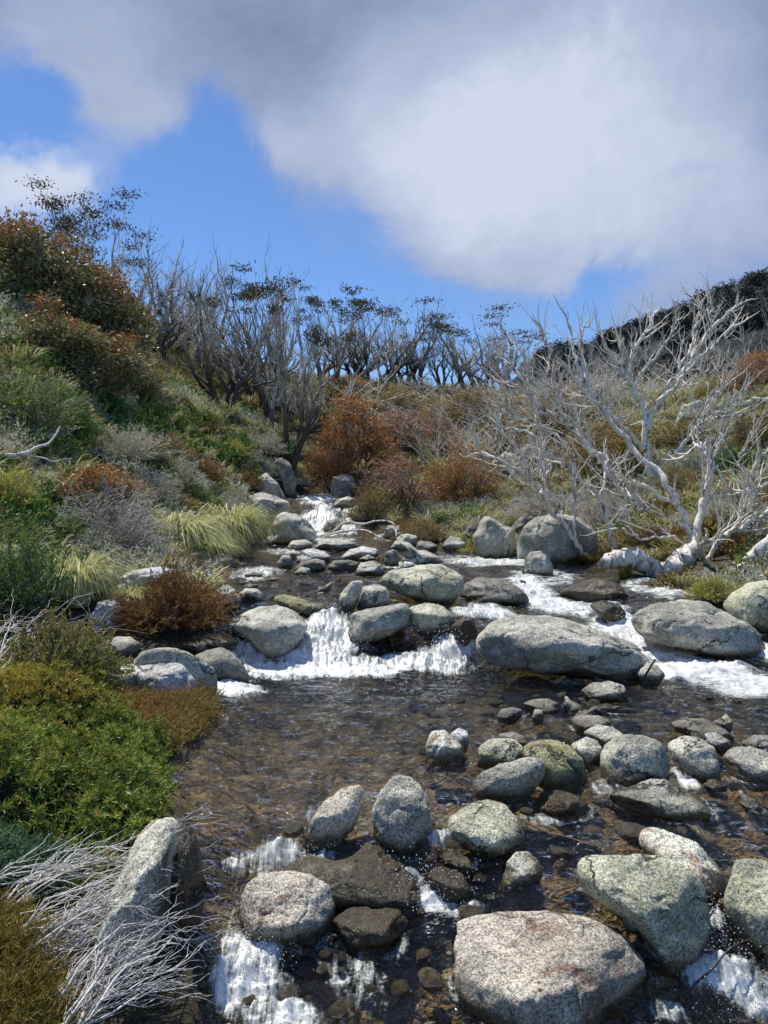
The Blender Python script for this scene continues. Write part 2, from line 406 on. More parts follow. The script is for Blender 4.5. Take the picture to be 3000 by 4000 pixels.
fr = N.n('ShaderNodeFresnel', inp={'IOR': 1.33, 'Normal': nrm})
tr = N.n('ShaderNodeBsdfTransparent', inp={'Color': N.mix(N.attr('deep'), (.93, .91, .82), (.63, .64, .55))})
gl = N.n('ShaderNodeBsdfGlossy', inp={'Color': (.9, .93, 1.0), 'Roughness': .04, 'Normal': nrm})
clear = N.n('ShaderNodeMixShader'); N.set(clear, 0, N.math('MULTIPLY', fr.outputs[0], 1.6, clamp=True)); N.t.links.new(tr.outputs[0], clear.inputs[1]); N.t.links.new(gl.outputs[0], clear.inputs[2])
fc = N.mix(N.ss(fa, .45, 1.0), (.62, .68, .62), (.98, .98, .97))
fn = N.bump(N.math('ADD', N.math('MULTIPLY', fine, .5), streak), .45, .03)
fd = N.n('ShaderNodeBsdfDiffuse', inp={'Color': fc, 'Normal': fn}); ft = N.n('ShaderNodeBsdfTranslucent', inp={'Color': (.93, .95, .93), 'Normal': fn})
fb = N.n('ShaderNodeAddShader'); f2 = N.n('ShaderNodeMixShader', inp={0: .35}); N.t.links.new(fd.outputs[0], f2.inputs[1]); N.t.links.new(ft.outputs[0], f2.inputs[2])
fg = N.n('ShaderNodeBsdfGlossy', inp={'Color': (.12, .12, .12), 'Roughness': .35, 'Normal': fn}); N.t.links.new(f2.outputs[0], fb.inputs[0]); N.t.links.new(fg.outputs[0], fb.inputs[1])
mx = N.n('ShaderNodeMixShader'); N.set(mx, 0, ff); N.t.links.new(clear.outputs[0], mx.inputs[1]); N.t.links.new(fb.outputs[0], mx.inputs[2])
MAT_WATER = N.done(mx.outputs[0])

# ---- far mountain
def build_far_hill():
    xs = np.linspace(-160, 330, 140); ys = np.linspace(95, 330, 60)
    X, Y = np.meshgrid(xs, ys)
    rx = np.array([at(px, py, 190)[[0, 2]] for px, py in [(300,900),(600,860),(800,842),(900,836),(1050,842),(1120,800),(1180,778),(1250,768),(1310,742),(1400,712),(1480,680),(1560,645),(1659,612),(1800,560),(2000,500),(3000,330)]])
    R = np.interp(X / Y * 190, rx[:, 0], rx[:, 1]) - 2.2
    Z = 4 + (R - 4) * sstep(90, 190, Y) ** .8 - np.maximum(Y - 190, 0) * .15 + 1.2 * fbm2(X, Y, .05, 4, 71)
    n, m = X.shape
    i = np.arange(n - 1)[:, None] * m + np.arange(m - 1)[None, :]
    F = np.stack([i, i + 1, i + m + 1, i + m], -1).reshape(-1, 4)
    N = NT('far_slope'); p = N.pos()
    b = N.n('ShaderNodeBsdfPrincipled', inp={'Base Color': N.ramp(N.noise(p, .18, 6, .7), [(.3, (.012, .015, .017)), (.5, (.022, .024, .024)), (.62, (.036, .032, .026)), (.75, (.034, .035, .032))]), 'Roughness': 1.0})
    N.set(b, 'Normal', N.bump(N.noise(p, .8, 4, .7), 1.0, 1.5))
    o = link('far_hill', mk_mesh('far_hill', np.stack([X, Y, Z], -1).reshape(-1, 3), F, N.done(b.outputs[0])))
    tag(o, kind='structure')
    return lambda x, y: float(4 + (np.interp(x / y * 190, rx[:, 0], rx[:, 1]) - 2.2 - 4) * sstep(90, 190, np.array(y)) ** .8)
far_z = build_far_hill()
# ------------------------------------------------------------------ boulders
def conv(Z, pts):
    s, ox, oy = {'D': (1, 0, 0), 'A': (.5, 0, 1327), 'B': (.5, 829.5, 1327), 'C': (1 / 3, 0, 940), 'E': (.4, 442.4, 940), 'G': (.4, 995.4, 940), 'T': (.4, 995.4, 498)}[Z]
    return [(x * s + ox, y * s + oy) for x, y in pts]

def granite(name, base, warm=(.30, .17, .12), wa=0.0, lichen=.3, dark=.35, wetall=0.0, pale=0.0):
    base = tuple(v * 1.18 for v in (base[0], base[1] * .985, base[2] * .885))
    N = NT(name); p = N.objcoord()
    big = N.noise(p, 2.2, 5, .6)
    c = N.mix(N.ss(N.math('ADD', N.math('MULTIPLY', big, .6), N.math('MULTIPLY', N.noise(p, 11, 5, .7), .4)), .38, .62), tuple(v * .52 for v in base), tuple(min(v * 1.22 + pale, .8) for v in base))
    if wa: c = N.mix(N.ss(N.noise(p, 3.1, 4, .65, 1.0), .62 - wa * .25, .74 - wa * .2, 0, .85), c, warm)
    if dark: c = N.mix(N.ss(N.noise(p, 4.5, 8, .78, .6), .68 - dark * .2, .76 - dark * .16, 0, .8), c, (.075, .072, .062))
    if lichen:
        l = N.math('MULTIPLY', N.ss(N.noise(p, 7, 5, .75, .4), .70 - lichen * .22, .76 - lichen * .2), N.ss(N.noise(p, 1.6, 2, .5), .62 - lichen * .3, .72 - lichen * .2))
        c = N.mix(N.math('MULTIPLY', l, .6), c, (.47, .50, .24))
    g1 = N.noise(p, 62, 3, .8); g2 = N.noise(p, 150, 2, .7)
    sp = N.math('ADD', N.ss(g1, .36, .62, .35, 1.38), N.ss(g2, .3, .7, -.35, .35))
    sc = N.n('ShaderNodeVectorMath', operation='SCALE'); N.set(sc, 0, c); N.set(sc, 3, sp); c = sc.outputs[0]
    wv = N.n('ShaderNodeVectorMath', operation='SCALE'); N.set(wv, 0, N.noise(p, 1.7, 5, .65, out=1)); N.set(wv, 3, .9)
    wa_ = N.n('ShaderNodeVectorMath', operation='ADD'); N.set(wa_, 0, p); N.set(wa_, 1, wv.outputs[0])
    crack = N.math('MULTIPLY', N.ss(N.voro(wa_.outputs[0], .95, 'DISTANCE_TO_EDGE'), .004, .022, 1, 0), N.ss(N.noise(p, 1.9, 2, .5), .47, .6))
    c = N.mix(N.math('MULTIPLY', crack, .85), c, (.035, .032, .028))
    wl = N.attr('wl')
    wn = N.math('ADD', wl, N.math('MULTIPLY', N.math('SUBTRACT', N.noise(p, 5, 3, .6), .5), .12))
    wet = N.ss(wn, .04, .16, 1, 0)
    if wetall: wet = N.math('MAXIMUM', wet, N.ss(N.noise(p, 3, 4, .6), .62 - wetall * .5, .75 - wetall * .4))
    c = N.mix(wet, c, N.mix(1, c, (.26, .225, .17), 'MULTIPLY'))
    under = N.ss(wl, .01, -.03); deep = N.ss(wl, -.02, -.16)
    c = N.mix(under, c, N.mix(.75, c, N.ramp(N.noise(p, 5, 4, .6), [(.3, (.09, .045, .015)), (.55, (.24, .15, .05)), (.75, (.3, .24, .12))])))
    c = N.mix(N.math('MULTIPLY', deep, .75), c, (.035, .024, .014))
    b = N.n('ShaderNodeBsdfPrincipled', inp={'Base Color': c, 'Roughness': N.math('SUBTRACT', .88, N.math('MULTIPLY', wet, .62))})
    h = N.math('ADD', N.math('MULTIPLY', N.noise(p, 6, 6, .65), 1.0), N.math('MULTIPLY', g1, .28))
    h = N.math('ADD', h, N.math('MULTIPLY', N.ss(N.voro(p, 14), .0, .5), .12)); h = N.math('SUBTRACT', h, N.math('MULTIPLY', crack, .9))
    N.set(b, 'Normal', N.bump(h, .9, .045))
    return N.done(b.outputs[0])
GR = {
    'grey': granite('granite_grey', (.50, .49, .45), lichen=.35),
    'pale': granite('granite_pale', (.66, .645, .59), lichen=.2, dark=.2, pale=.05),
    'lich': granite('granite_lichen', (.49, .49, .40), lichen=.75, dark=.35),
    'pink': granite('granite_pink', (.60, .55, .48), warm=(.40, .22, .14), wa=.42, lichen=.1, dark=.2, pale=.04),
    'rust': granite('granite_rust', (.46, .42, .375), warm=(.20, .115, .085), wa=.30, lichen=.25, dark=.5),
    'dark': granite('granite_dark', (.27, .26, .235), lichen=.2, dark=.6),
    'wet': granite('granite_wet', (.26, .24, .19), warm=(.2, .12, .05), wa=.5, lichen=.3, dark=.5, wetall=.75),
    'moss': granite('granite_moss', (.30, .29, .2), lichen=.9, dark=.6, warm=(.22, .2, .06), wa=.6),
    'wash': granite('granite_shore', (.44, .435, .40), lichen=.25, dark=.4)}

_ico = {}
def ico(level):
    if level not in _ico:
        import bmesh
        bm = bmesh.new(); bmesh.ops.create_icosphere(bm, subdivisions=level, radius=1.0)
        V = np.array([v.co[:] for v in bm.verts]); F = np.array([[v.index for v in f.verts] for f in bm.faces]); bm.free()
        _ico[level] = (unit(V), F)
    return _ico[level]

BLD = []
def boulder(seed, Z, pts, mat, label, dep=.85, name='boulder', facets=12, sharp=22, land=False, low=False, cut=.28, group=None):
    rng = np.random.default_rng(seed)
    pts = np.array(conv(Z, pts), float)
    x0, y0 = pts.min(0); x1, y1 = pts.max(0)
    cx = (x0 + x1) / 2
    S = surf if land else W_f
    foot = hit(S, cx, y1)
    if foot is None: return None
    sink = cut * (y1 - y0)
    ym = y0 + (y1 - y0) * .55
    pts[:, 1] = np.where(pts[:, 1] > ym, pts[:, 1] + sink * (pts[:, 1] - ym) / (y1 - ym), pts[:, 1])
    y1b = y1 + sink; cy = (y0 + y1b) / 2
    Df = foot[1]
    a = (x1 - x0) / 2 * Df / FPX
    b = a * dep
    Dc = Df + b * .55
    c0 = at(cx, cy, Dc)
    v = CAMP - c0; phi = math.atan2(v[2], math.hypot(v[0], v[1]))
    a = (x1 - x0) / 2 * Dc / FPX; hv = (y1b - y0) / 2 * Dc / FPX
    b = a * dep
    cc = hv * hv - (b * math.sin(phi)) ** 2
    if cc < (.3 * a) ** 2 * math.cos(phi) ** 2:
        c = .34 * a; b = math.sqrt(max(hv * hv - (c * math.cos(phi)) ** 2, (.25 * hv) ** 2)) / max(math.sin(phi), .05); b = min(b, 2.2 * a)
    else: c = math.sqrt(cc) / math.cos(phi)
    big = max(x1 - x0, y1b - y0)
    lvl = 6 if big > 190 else (5 if big > 60 else 4)
    U, F = ico(lvl)
    # faceted soft polytope
    nrm = unit(rng.normal(size=(facets, 3))); nrm[:, 2] = np.where(rng.random(facets) < .3, np.abs(nrm[:, 2]), nrm[:, 2])
    dd = rng.uniform(.74, 1.0, facets)
    tp = unit(np.array([rng.normal(0, .16), rng.normal(-.16, .14), 1.0])); fr_ = unit(np.array([rng.normal(.1, .35), -.85, rng.normal(-.35, .2)])); fl_ = unit(np.array([rng.choice([-1, 1]) * .8, -.5, rng.normal(-.1, .25)]))
    nrm = np.vstack([nrm, tp, fr_, fl_]); dd = np.r_[dd, rng.uniform(.58, .76), rng.uniform(.66, .86), rng.uniform(.7, .92)]
    inv = np.maximum(U @ nrm.T, 0) / dd
    r = (1 + (inv ** sharp).sum(1)) ** (-1 / sharp)
    r = r * (1 + .07 * fbm(U * 1.3 + seed, 3, seed) )
    P = U * r[:, None] * np.array([a, b, c])
    th = rng.uniform(-.2, .2); P = P @ np.array([[math.cos(th), math.sin(th), 0], [-math.sin(th), math.cos(th), 0], [0, 0, 1]])
    # match the outline, in the plane across the line of sight through the boulder's own centre
    w = -unit(v); u = unit(np.cross(w, [0, 0, 1.0])); q = np.cross(u, w)
    pu, pv, pw = P @ u, P @ q, P @ w
    k = FPX / Dc
    ang = np.arctan2(pv, pu); rad = np.hypot(pu, pv)
    nb = 96
    bi = ((ang + pi) / (2 * pi) * nb).astype(int) % nb
    R0 = np.zeros(nb); np.maximum.at(R0, bi, rad)
    R0 = np.where(R0 > 0, R0, np.nan); idx = np.arange(nb); good = ~np.isnan(R0); R0 = np.interp(idx, idx[good], R0[good], period=nb)
    po = np.stack([(pts[:, 0] - cx) / k, -(pts[:, 1] - cy) / k], 1)
    thb = (idx + .5) / nb * 2 * pi - pi; R1 = np.zeros(nb)
    for j, t in enumerate(thb):
        d = np.array([math.cos(t), math.sin(t)]); best = 0
        for i in range(len(po)):
            p0, p1 = po[i], po[(i + 1) % len(po)]; e = p1 - p0
            den = d[0] * e[1] - d[1] * e[0]
            if abs(den) < 1e-12: continue
            tt = (p0[0] * e[1] - p0[1] * e[0]) / den; ss = (p0[0] * d[1] - p0[1] * d[0]) / den
            if tt > 0 and -1e-6 <= ss <= 1 + 1e-6: best = max(best, tt)
        R1[j] = best
    if (R1 <= 0).any(): 
        g = R1 > 0; R1 = np.interp(idx, idx[g], R1[g], period=nb)
    kern = np.array([.5, 1, 3, 1, .5]) / 6.
    ratio = R1 / R0; ratio = sum(kern[m] * np.roll(ratio, m - 2) for m in range(5)); ratio = np.clip(ratio, .35, 2.2)
    f = np.interp((ang + pi) / (2 * pi) * nb - .5, idx, ratio, period=nb)
    pu, pv = pu * f, pv * f
    P = pu[:, None] * u + pv[:, None] * q + pw[:, None] * w
    sz = (a + c) / 2
    dirs = unit(P)
    dsp = .028 * fbm(P / sz * 2.4 + seed * 3.1, 5, seed + 5, .55) - .045 * sstep(.90, 1.0, 1 - np.abs(fbm(P / sz * 1.2 + seed, 3, seed + 9)))
    P = P + dirs * (dsp * sz)[:, None]
    base = c0.copy()
    wz = W_f(P[:, 0] + c0[0], P[:, 1] + c0[1]) if not land else np.full(len(P), c0[2] - 9)
    wl = P[:, 2] + c0[2] - wz
    bz = P[:, 2].min() * .6
    P[:, 2] -= bz; c0 = c0 + np.array([0, 0, bz])
    me = mk_mesh(name, P, F, GR[mat], True, {'wl': np.clip(wl, -1, 2)})
    o = link(name, me, None, tuple(c0)); tag(o, label, 'boulder' if a > .35 else 'rock', group)
    BLD.append((c0[0], c0[1], max(np.ptp(P[:, 0]), np.ptp(P[:, 1])) / 2))
    if not land: 
        m = np.abs(wl) < .06 + .1 * sz
        if m.sum() > 8:
            ex = P[m]; ROCK_RINGS.append((c0[0] + (ex[:, 0].max() + ex[:, 0].min()) / 2, c0[1] + (ex[:, 1].max() + ex[:, 1].min()) / 2, max(.04, np.ptp(ex[:, 0]) / 2), max(.04, np.ptp(ex[:, 1]) / 2)))
    return o

ROCKS = [
 ('B', [(285,1400),(330,1370),(500,1330),(680,1305),(800,1300),(950,1320),(1060,1360),(1120,1430),(1145,1490),(1120,1570),(1050,1640),(980,1690),(900,1710),(760,1760),(600,1710),(420,1680),(330,1640),(300,1540)], 'rust', 'largest foreground boulder, grey and white with rust brown patches, at the bottom edge', dict(dep=.8)),
 ('B', [(840,1110),(1000,1070),(1180,1045),(1290,1065),(1370,1140),(1390,1210),(1400,1290),(1370,1380),(1320,1450),(1250,1480),(1150,1400),(1060,1330),(970,1300),(880,1240),(830,1180)], 'lich', 'flat topped boulder dusted with lime green lichen, behind the largest foreground boulder', dict(dep=.75, cut=.15)),
 ('B', [(1520,1100),(1600,1075),(1720,1085),(1800,1150),(1820,1300),(1760,1450),(1650,1480),(1540,1400),(1480,1290),(1500,1180)], 'lich', 'greenish boulder cut off by the right edge of the photo, low in the foreground', {}),
 ('B', [(1105,970),(1160,945),(1250,960),(1350,985),(1430,1060),(1490,1130),(1510,1160),(1460,1190),(1390,1170),(1250,1120),(1110,1050)], 'pink', 'cream boulder with black spots and brown foot behind the lime lichen boulder', {}),
 ('B', [(300,870),(380,815),(450,802),(520,815),(570,870),(610,930),(625,990),(560,1020),(450,1005),(330,975),(240,940),(250,890)], 'lich', 'rounded grey boulder with a curled crack, right of the tall egg shaped boulder', {}),
 ('B', [(-55,860),(-20,780),(30,715),(70,700),(120,710),(170,750),(200,810),(215,900),(205,960),(160,1005),(80,1010),(0,975),(-50,930)], 'grey', 'tall egg shaped grey boulder with a smile shaped crack in the middle of the foreground', {}),
 ('A', [(1290,960),(1320,890),(1390,820),(1480,760),(1560,740),(1580,770),(1575,830),(1540,890),(1460,960),(1380,975)], 'rust', 'tilted wedge of pinkish grey granite left of the tall egg shaped boulder', dict(sharp=24)),
 ('A', [(1020,1260),(1050,1170),(1130,1130),(1250,1120),(1350,1140),(1430,1190),(1465,1270),(1450,1330),(1380,1380),(1260,1410),(1150,1400),(1060,1340)], 'rust', 'round reddish and white speckled boulder between two foaming chutes at lower left', {}),
 ('B', [(-470,1110),(-380,1045),(-250,990),(-60,962),(60,990),(160,1060),(215,1150),(140,1225),(-50,1245),(-250,1225),(-420,1185)], 'wet', 'broad drowned boulder with a film of water running over it, behind the reddish speckled boulder', dict(dep=.9, cut=.1)),
 ('B', [(180,1130),(250,1095),(340,1120),(390,1190),(350,1235),(230,1235)], 'wet', 'half drowned olive rock right of the foaming middle chute', dict(cut=.15)),
 ('A', [(400,1330),(470,1220),(540,1080),(600,960),(680,905),(755,898),(800,925),(795,1000),(765,1070),(775,1150),(750,1260),(715,1400),(560,1450),(430,1420)], 'grey', 'long bleached boulder lying along the left bank beside the dead white twigs', dict(dep=2.2, land=True, facets=6)),
 ('A', [(770,930),(830,935),(870,1020),(885,1150),(875,1300),(830,1440),(740,1440),(740,1300),(775,1120)], 'wet', 'dark brown wet rock along the water side of the long bleached boulder', dict(dep=1.6, cut=.1)),
 ('B', [(490,1170),(530,1080),(570,1035),(620,1025),(670,1060),(690,1110),(660,1150),(560,1160)], 'pink', 'small two toned rock, white above and red below, alone in shallow brown water', {}),
 ('B', [(175,640),(180,570),(200,510),(260,500),(300,530),(340,570),(370,610),(355,640),(260,640)], 'pink', 'blocky white and pink rock standing alone at the left end of the stepping stones', dict(sharp=24)),
 ('B', [(285,520),(320,492),(360,505),(370,550),(350,590),(300,570)], 'pale', 'small white rock tucked behind the blocky pink rock', {}),
 ('B', [(395,640),(405,590),(440,545),(510,535),(570,540),(605,570),(590,630),(500,660)], 'lich', 'pale green lichen covered rock in the stepping stone row', {}),
 ('B', [(490,520),(560,507),(610,525),(622,550),(570,560),(500,545)], 'pale', 'flat white rock behind the pale green stepping stone', {}),
 ('B', [(585,600),(640,555),(710,543),(790,560),(850,610),(880,690),(840,730),(720,735),(640,690)], 'moss', 'domed mossy boulder blotched olive and yellow in the stepping stone row', {}),
 ('B', [(380,740),(420,690),(500,655),(600,620),(680,612),(705,640),(690,690),(640,750),(570,800),(500,805),(440,775),(390,780)], 'grey', 'long leaning grey rock in front of the domed mossy boulder', dict(dep=.5)),
 ('B', [(640,830),(680,775),(760,760),(850,780),(890,820),(840,855),(720,850)], 'wet', 'low dark wet rock in the riffle below the mossy boulder', {}),
 ('B', [(805,570),(870,530),(920,545),(950,590),(930,630),(880,655),(840,620)], 'pink', 'cracked pink rock squeezed between the mossy boulder and the big cracked grey one', {}),
 ('B', [(860,520),(920,480),(990,488),(1050,525),(1010,560),(950,585),(900,550)], 'grey', 'rounded grey rock behind the cracked pink rock', {}),
 ('B', [(805,465),(830,440),(930,435),(985,455),(980,490),(900,498),(840,500)], 'pale', 'flat bright white rock behind the rounded grey one', {}),
 ('B', [(825,432),(870,418),(905,428),(890,445),(840,446)], 'pink', 'small cream rock peeping over the flat bright white rock', {}),
 ('B', [(935,620),(960,570),(1040,525),(1120,517),(1190,540),(1225,600),(1225,670),(1160,710),(1060,725),(970,720),(940,680)], 'wash', 'big cracked grey boulder, the roundest of the stepping stone row', {}),
 ('B', [(1225,570),(1290,530),(1370,535),(1420,565),(1440,620),(1455,690),(1440,710),(1330,680),(1250,640)], 'grey', 'squarish pale grey boulder right of the big cracked one', dict(sharp=22)),
 ('B', [(1385,525),(1430,512),(1490,540),(1512,580),(1460,592),(1430,580)], 'pale', 'small white rock behind the squarish pale grey boulder', {}),
 ('B', [(1470,630),(1520,585),(1600,580),(1700,600),(1740,660),(1690,715),(1590,725),(1500,690)], 'grey', 'grey boulder at the right edge, last of the stepping stone row', {}),
 ('B', [(1545,560),(1600,525),(1680,520),(1720,550),(1680,585),(1580,583)], 'pale', 'white rock behind the last stepping stone at the right edge', {}),
 ('B', [(1240,480),(1290,455),(1380,450),(1460,480),(1505,510),(1490,530),(1380,530),(1270,510)], 'wash', 'flat grey slab lying in the pool behind the small white rock on the right', {}),
 ('B', [(1420,470),(1470,440),(1505,455),(1500,490),(1460,498)], 'lich', 'greenish rock touching the back of the flat grey pool slab', {}),
 ('B', [(960,810),(1080,755),(1140,720),(1220,710),(1300,745),(1370,790),(1430,830),(1300,865),(1200,870),(1050,850)], 'wash', 'broad low grey slab half awash below the big cracked boulder', dict(cut=.15)),
 ('B', [(1530,825),(1570,795),(1610,797),(1635,830),(1600,850)], 'wash', 'small grey rock in the riffle near the right edge', {}),
 ('B', [(485,445),(500,415),(550,402),(595,410),(598,435),(560,460),(510,462)], 'dark', 'small dark charcoal rock standing in the middle of the pool', {}),
 ('B', [(595,390),(640,370),(710,362),(755,380),(765,405),(720,420),(650,414)], 'pink', 'low white and pink rock behind the small charcoal rock', {}),
 ('B', [(638,445),(650,415),(680,412),(692,435),(685,462),(650,466)], 'pink', 'little round tan stone right of the small charcoal rock', {}),
 ('B', [(770,390),(800,373),(850,390),(862,412),(800,422)], 'wash', 'small blue grey stone right of the low white and pink rock', {}),
 ('B', [(850,335),(900,300),(970,288),(1030,300),(1050,330),(1010,365),(920,372)], 'grey', 'oval grey rock in front of the sedge tuft of the whale backed slab', {}),
 ('B', [(870,412),(960,388),(1080,400),(1090,425),(980,440)], 'wet', 'flat dark rock awash behind the flat bright white rock', dict(cut=.1)),
 ('B', [(-230,1320),(-100,1240),(60,1250),(120,1330),(40,1400),(-130,1420)], 'wet', 'drowned yellow brown rock left of the largest foreground boulder', dict(cut=.1)),
 ('B', [(1440,1240),(1465,1225),(1480,1245),(1465,1275),(1440,1270)], 'rust', 'small red brown stone in the gap right of the lime lichen boulder', {}),
 ('B', [(240,1050),(300,1020),(370,1050),(400,1100),(340,1120),(270,1090)], 'wet', 'drowned mossy rock below the boulder with the curled crack', dict(cut=.1)),
 ('B', [(1380,740),(1430,715),(1480,735),(1470,770),(1410,775)], 'wet', 'small dark wet rock below the squarish pale grey one', {}),
 # middle distance, right
 ('G', [(75,1130),(100,1060),(170,1000),(300,970),(450,975),(600,995),(750,1040),(900,1100),(990,1160),(1010,1220),(980,1290),(930,1320),(800,1290),(600,1268),(400,1262),(250,1248),(130,1222),(85,1195)], 'grey', 'whale backed grey granite slab, the widest rock in the stream', dict(dep=.6, facets=5, cut=.12)),
 ('G', [(950,1290),(1010,1230),(1060,1240),(1100,1290),(1050,1345),(980,1345)], 'wash', 'broken block at the right tip of the whale backed slab', {}),
 ('G', [(930,1020),(950,970),(1050,920),(1200,890),(1330,895),(1440,960),(1540,1000),(1600,1050),(1620,1120),(1580,1180),(1480,1190),(1280,1150),(1100,1130),(980,1090)], 'wash', 'large dark fronted boulder right of the white rapid', dict(dep=.7, cut=.12)),
 ('G', [(1425,930),(1480,850),(1560,800),(1660,780),(1750,800),(1800,950),(1750,1060),(1600,1060),(1480,990)], 'lich', 'boulder crossed by branch shadows at the right edge below the dead tree', {}),
 ('G', [(520,850),(640,790),(740,770),(830,780),(900,850),(870,885),(720,892),(600,880)], 'wet', 'wide low wet rock washed by the stream behind the white rapid', {}),
 ('G', [(690,920),(760,890),(850,910),(890,960),(865,1020),(800,1015),(740,970)], 'wet', 'dripping brown rock in the middle of the white rapid', {}),
 ('G', [(330,740),(345,670),(380,630),(430,625),(475,660),(500,710),(495,750),(420,762)], 'grey', 'upright rock striped by twig shadows in front of the two stemmed tree', dict(cut=.15)),
 ('G', [(-10,860),(20,800),(100,770),(220,775),(320,820),(370,870),(350,900),(180,907),(60,897)], 'dark', 'long dark boulder left of the upright striped rock', {}),
 ('G', [(65,550),(90,500),(110,450),(140,428),(180,450),(220,480),(290,510),(300,590),(280,650),(200,665),(120,640),(80,600)], 'wash', 'jagged pointed grey boulder on the far right bank', dict(sharp=26, facets=12)),
 ('G', [(30,580),(30,500),(60,475),(90,490),(85,570)], 'dark', 'narrow dark rock left of the jagged pointed boulder', dict(land=True)),
 ('G', [(300,650),(320,560),(350,490),(420,430),(520,420),(640,440),(720,500),(740,580),(720,660),(600,690),(400,690)], 'wash', 'big dull grey boulder behind the two stemmed tree, veiled in grey twigs', dict(dep=.7)),
 # middle distance, left
 ('E', [(920,790),(1000,730),(1150,700),(1300,690),(1370,730),(1400,790),(1395,840),(1330,905),(1220,908),(1120,865),(1000,830)], 'lich', 'large slanted boulder with a sunlit top in the centre of the stream', dict(cut=.15)),
 ('E', [(705,930),(730,860),(790,790),(840,780),(860,800),(830,880),(790,938)], 'grey', 'narrow leaning rock left of the large slanted boulder', {}),
 ('E', [(820,905),(850,820),(920,800),(980,820),(1000,870),(990,925),(880,938),(830,930)], 'grey', 'squat round rock in front of the large slanted boulder', {}),
 ('E', [(765,1090),(790,960),(870,940),(1000,915),(1100,905),(1115,950),(1100,1030),(950,1100),(840,1120),(800,1130)], 'wash', 'dark wedge shaped boulder with a flat lit top right of the middle waterfall', dict(sharp=30, cut=.12)),
 ('E', [(1100,930),(1200,900),(1290,920),(1350,980),(1350,1045),(1270,1067),(1170,1062),(1120,1010)], 'lich', 'grey boulder behind the red heath and right of the dark wedge', {}),
 ('E', [(110,1020),(190,960),(280,925),(400,915),(500,960),(560,1030),(530,1090),(440,1180),(350,1195),(260,1140),(180,1080)], 'grey', 'big dome shaped boulder with a black wet base left of the middle waterfall', dict(cut=.1)),
 ('E', [(-60,1190),(0,1160),(90,1145),(150,1180),(200,1230),(235,1280),(230,1325),(110,1338),(20,1310)], 'dark', 'dark shadowed boulder at the left end of the foam pool', {}),
 ('E', [(350,880),(420,855),(520,880),(600,900),(690,920),(680,965),(560,965),(400,912)], 'moss', 'mossy sill rock on the lip of the middle waterfall', {}),
 ('E', [(1330,1030),(1400,975),(1450,990),(1475,1060),(1460,1150),(1390,1150),(1350,1100)], 'wet', 'rust brown wet rock with water sliding down it left of the whale backed slab', dict(cut=.1)),
 ('E', [(320,590),(350,500),(390,430),(430,410),(500,425),(560,470),(605,520),(600,555),(500,570),(420,592)], 'grey', 'large triangular boulder left of the upper falls', dict(cut=.12)),
 ('E', [(230,340),(300,305),(400,330),(460,370),(450,410),(380,440),(330,470),(270,410)], 'grey', 'boulder on the left bank just above the triangular one', dict(land=True)),
 ('E', [(280,245),(340,230),(400,260),(440,330),(380,340),(300,310)], 'wash', 'bank boulder below the upright cliff block', dict(land=True)),
 ('E', [(370,135),(420,120),(460,150),(490,230),(490,300),(450,315),(410,250)], 'dark', 'upright cliff block below the gum tree on the left of the gorge', dict(land=True, dep=.7)),
 ('E', [(790,440),(800,390),(840,365),(870,375),(890,430),(880,465),(830,467)], 'moss', 'brown and yellow rounded rock right of the upper falls', {}),
 ('E', [(635,500),(660,460),(710,450),(745,480),(730,512),(670,522)], 'dark', 'dark rock parting the foam of the upper falls', {}),
 ('E', [(670,382),(720,345),(780,330),(810,345),(800,388)], 'pink', 'flat topped tan rock at the head of the upper falls', {}),
 ('E', [(690,230),(750,205),(800,220),(820,280),(800,335),(700,335),(680,290)], 'dark', 'shaded grey boulder in the gorge under the orange gum', dict(land=True)),
 ('E', [(590,605),(650,565),(730,558),(820,580),(830,608),(700,622)], 'wash', 'wide flat rock below the upper falls', {}),
 ('E', [(430,610),(470,570),(550,562),(590,590),(560,618),(480,622)], 'wash', 'flat rock in front of the large triangular boulder', {}),
 ('E', [(490,675),(520,620),(580,610),(650,630),(690,660),(650,692)], 'pale', 'pale rounded rock in the upper pool behind the small dark one', {}),
 ('E', [(475,725),(520,680),(600,665),(650,680),(655,720),(600,740)], 'dark', 'dark rounded rock in the upper pool beside the little white stone', {}),
 ('E', [(395,685),(420,645),(460,650),(480,690),(460,722),(400,717)], 'wash', 'leftmost grey rock of the upper pool cluster', {}),
 ('E', [(443,645),(465,625),(488,635),(488,665),(455,662)], 'grey', 'small stone perched on the leftmost upper pool rock', {}),
 ('E', [(475,742),(520,712),(570,720),(580,747),(520,757)], 'pink', 'little white stone gleaming at the front of the upper pool cluster', {}),
 ('E', [(715,665),(780,615),(860,600),(930,610),(950,645),(880,670),(800,672)], 'pale', 'long pale rock in the centre of the upper pool cluster', {}),
 ('E', [(660,715),(690,675),(780,672),(840,690),(800,732),(700,738)], 'dark', 'flat dark rock below the long pale one', {}),
 ('E', [(800,745),(840,690),(910,675),(960,700),(970,742),(880,757)], 'grey', 'round grey rock at the right of the flat dark one', {}),
 ('E', [(970,690),(980,630),(1020,615),(1050,650),(1040,702),(990,707)], 'dark', 'stubby brownish rock between the pool cluster and the domed grey rock', {}),
 ('E', [(1060,670),(1110,625),(1190,620),(1260,650),(1300,688),(1180,702),(1070,702)], 'grey', 'domed grey rock behind the large slanted boulder', {}),
 ('E', [(1000,605),(1030,570),(1070,570),(1095,612),(1040,622)], 'wash', 'small rock under the end of the driftwood branch', {}),
 ('E', [(1030,560),(1090,530),(1150,545),(1140,600),(1080,602)], 'grey', 'grey rock below the olive bush on the far bank', {}),
 ('E', [(1130,615),(1150,580),(1210,575),(1260,595),(1250,627),(1170,627)], 'dark', 'long low dark rock on the far waterline', {}),
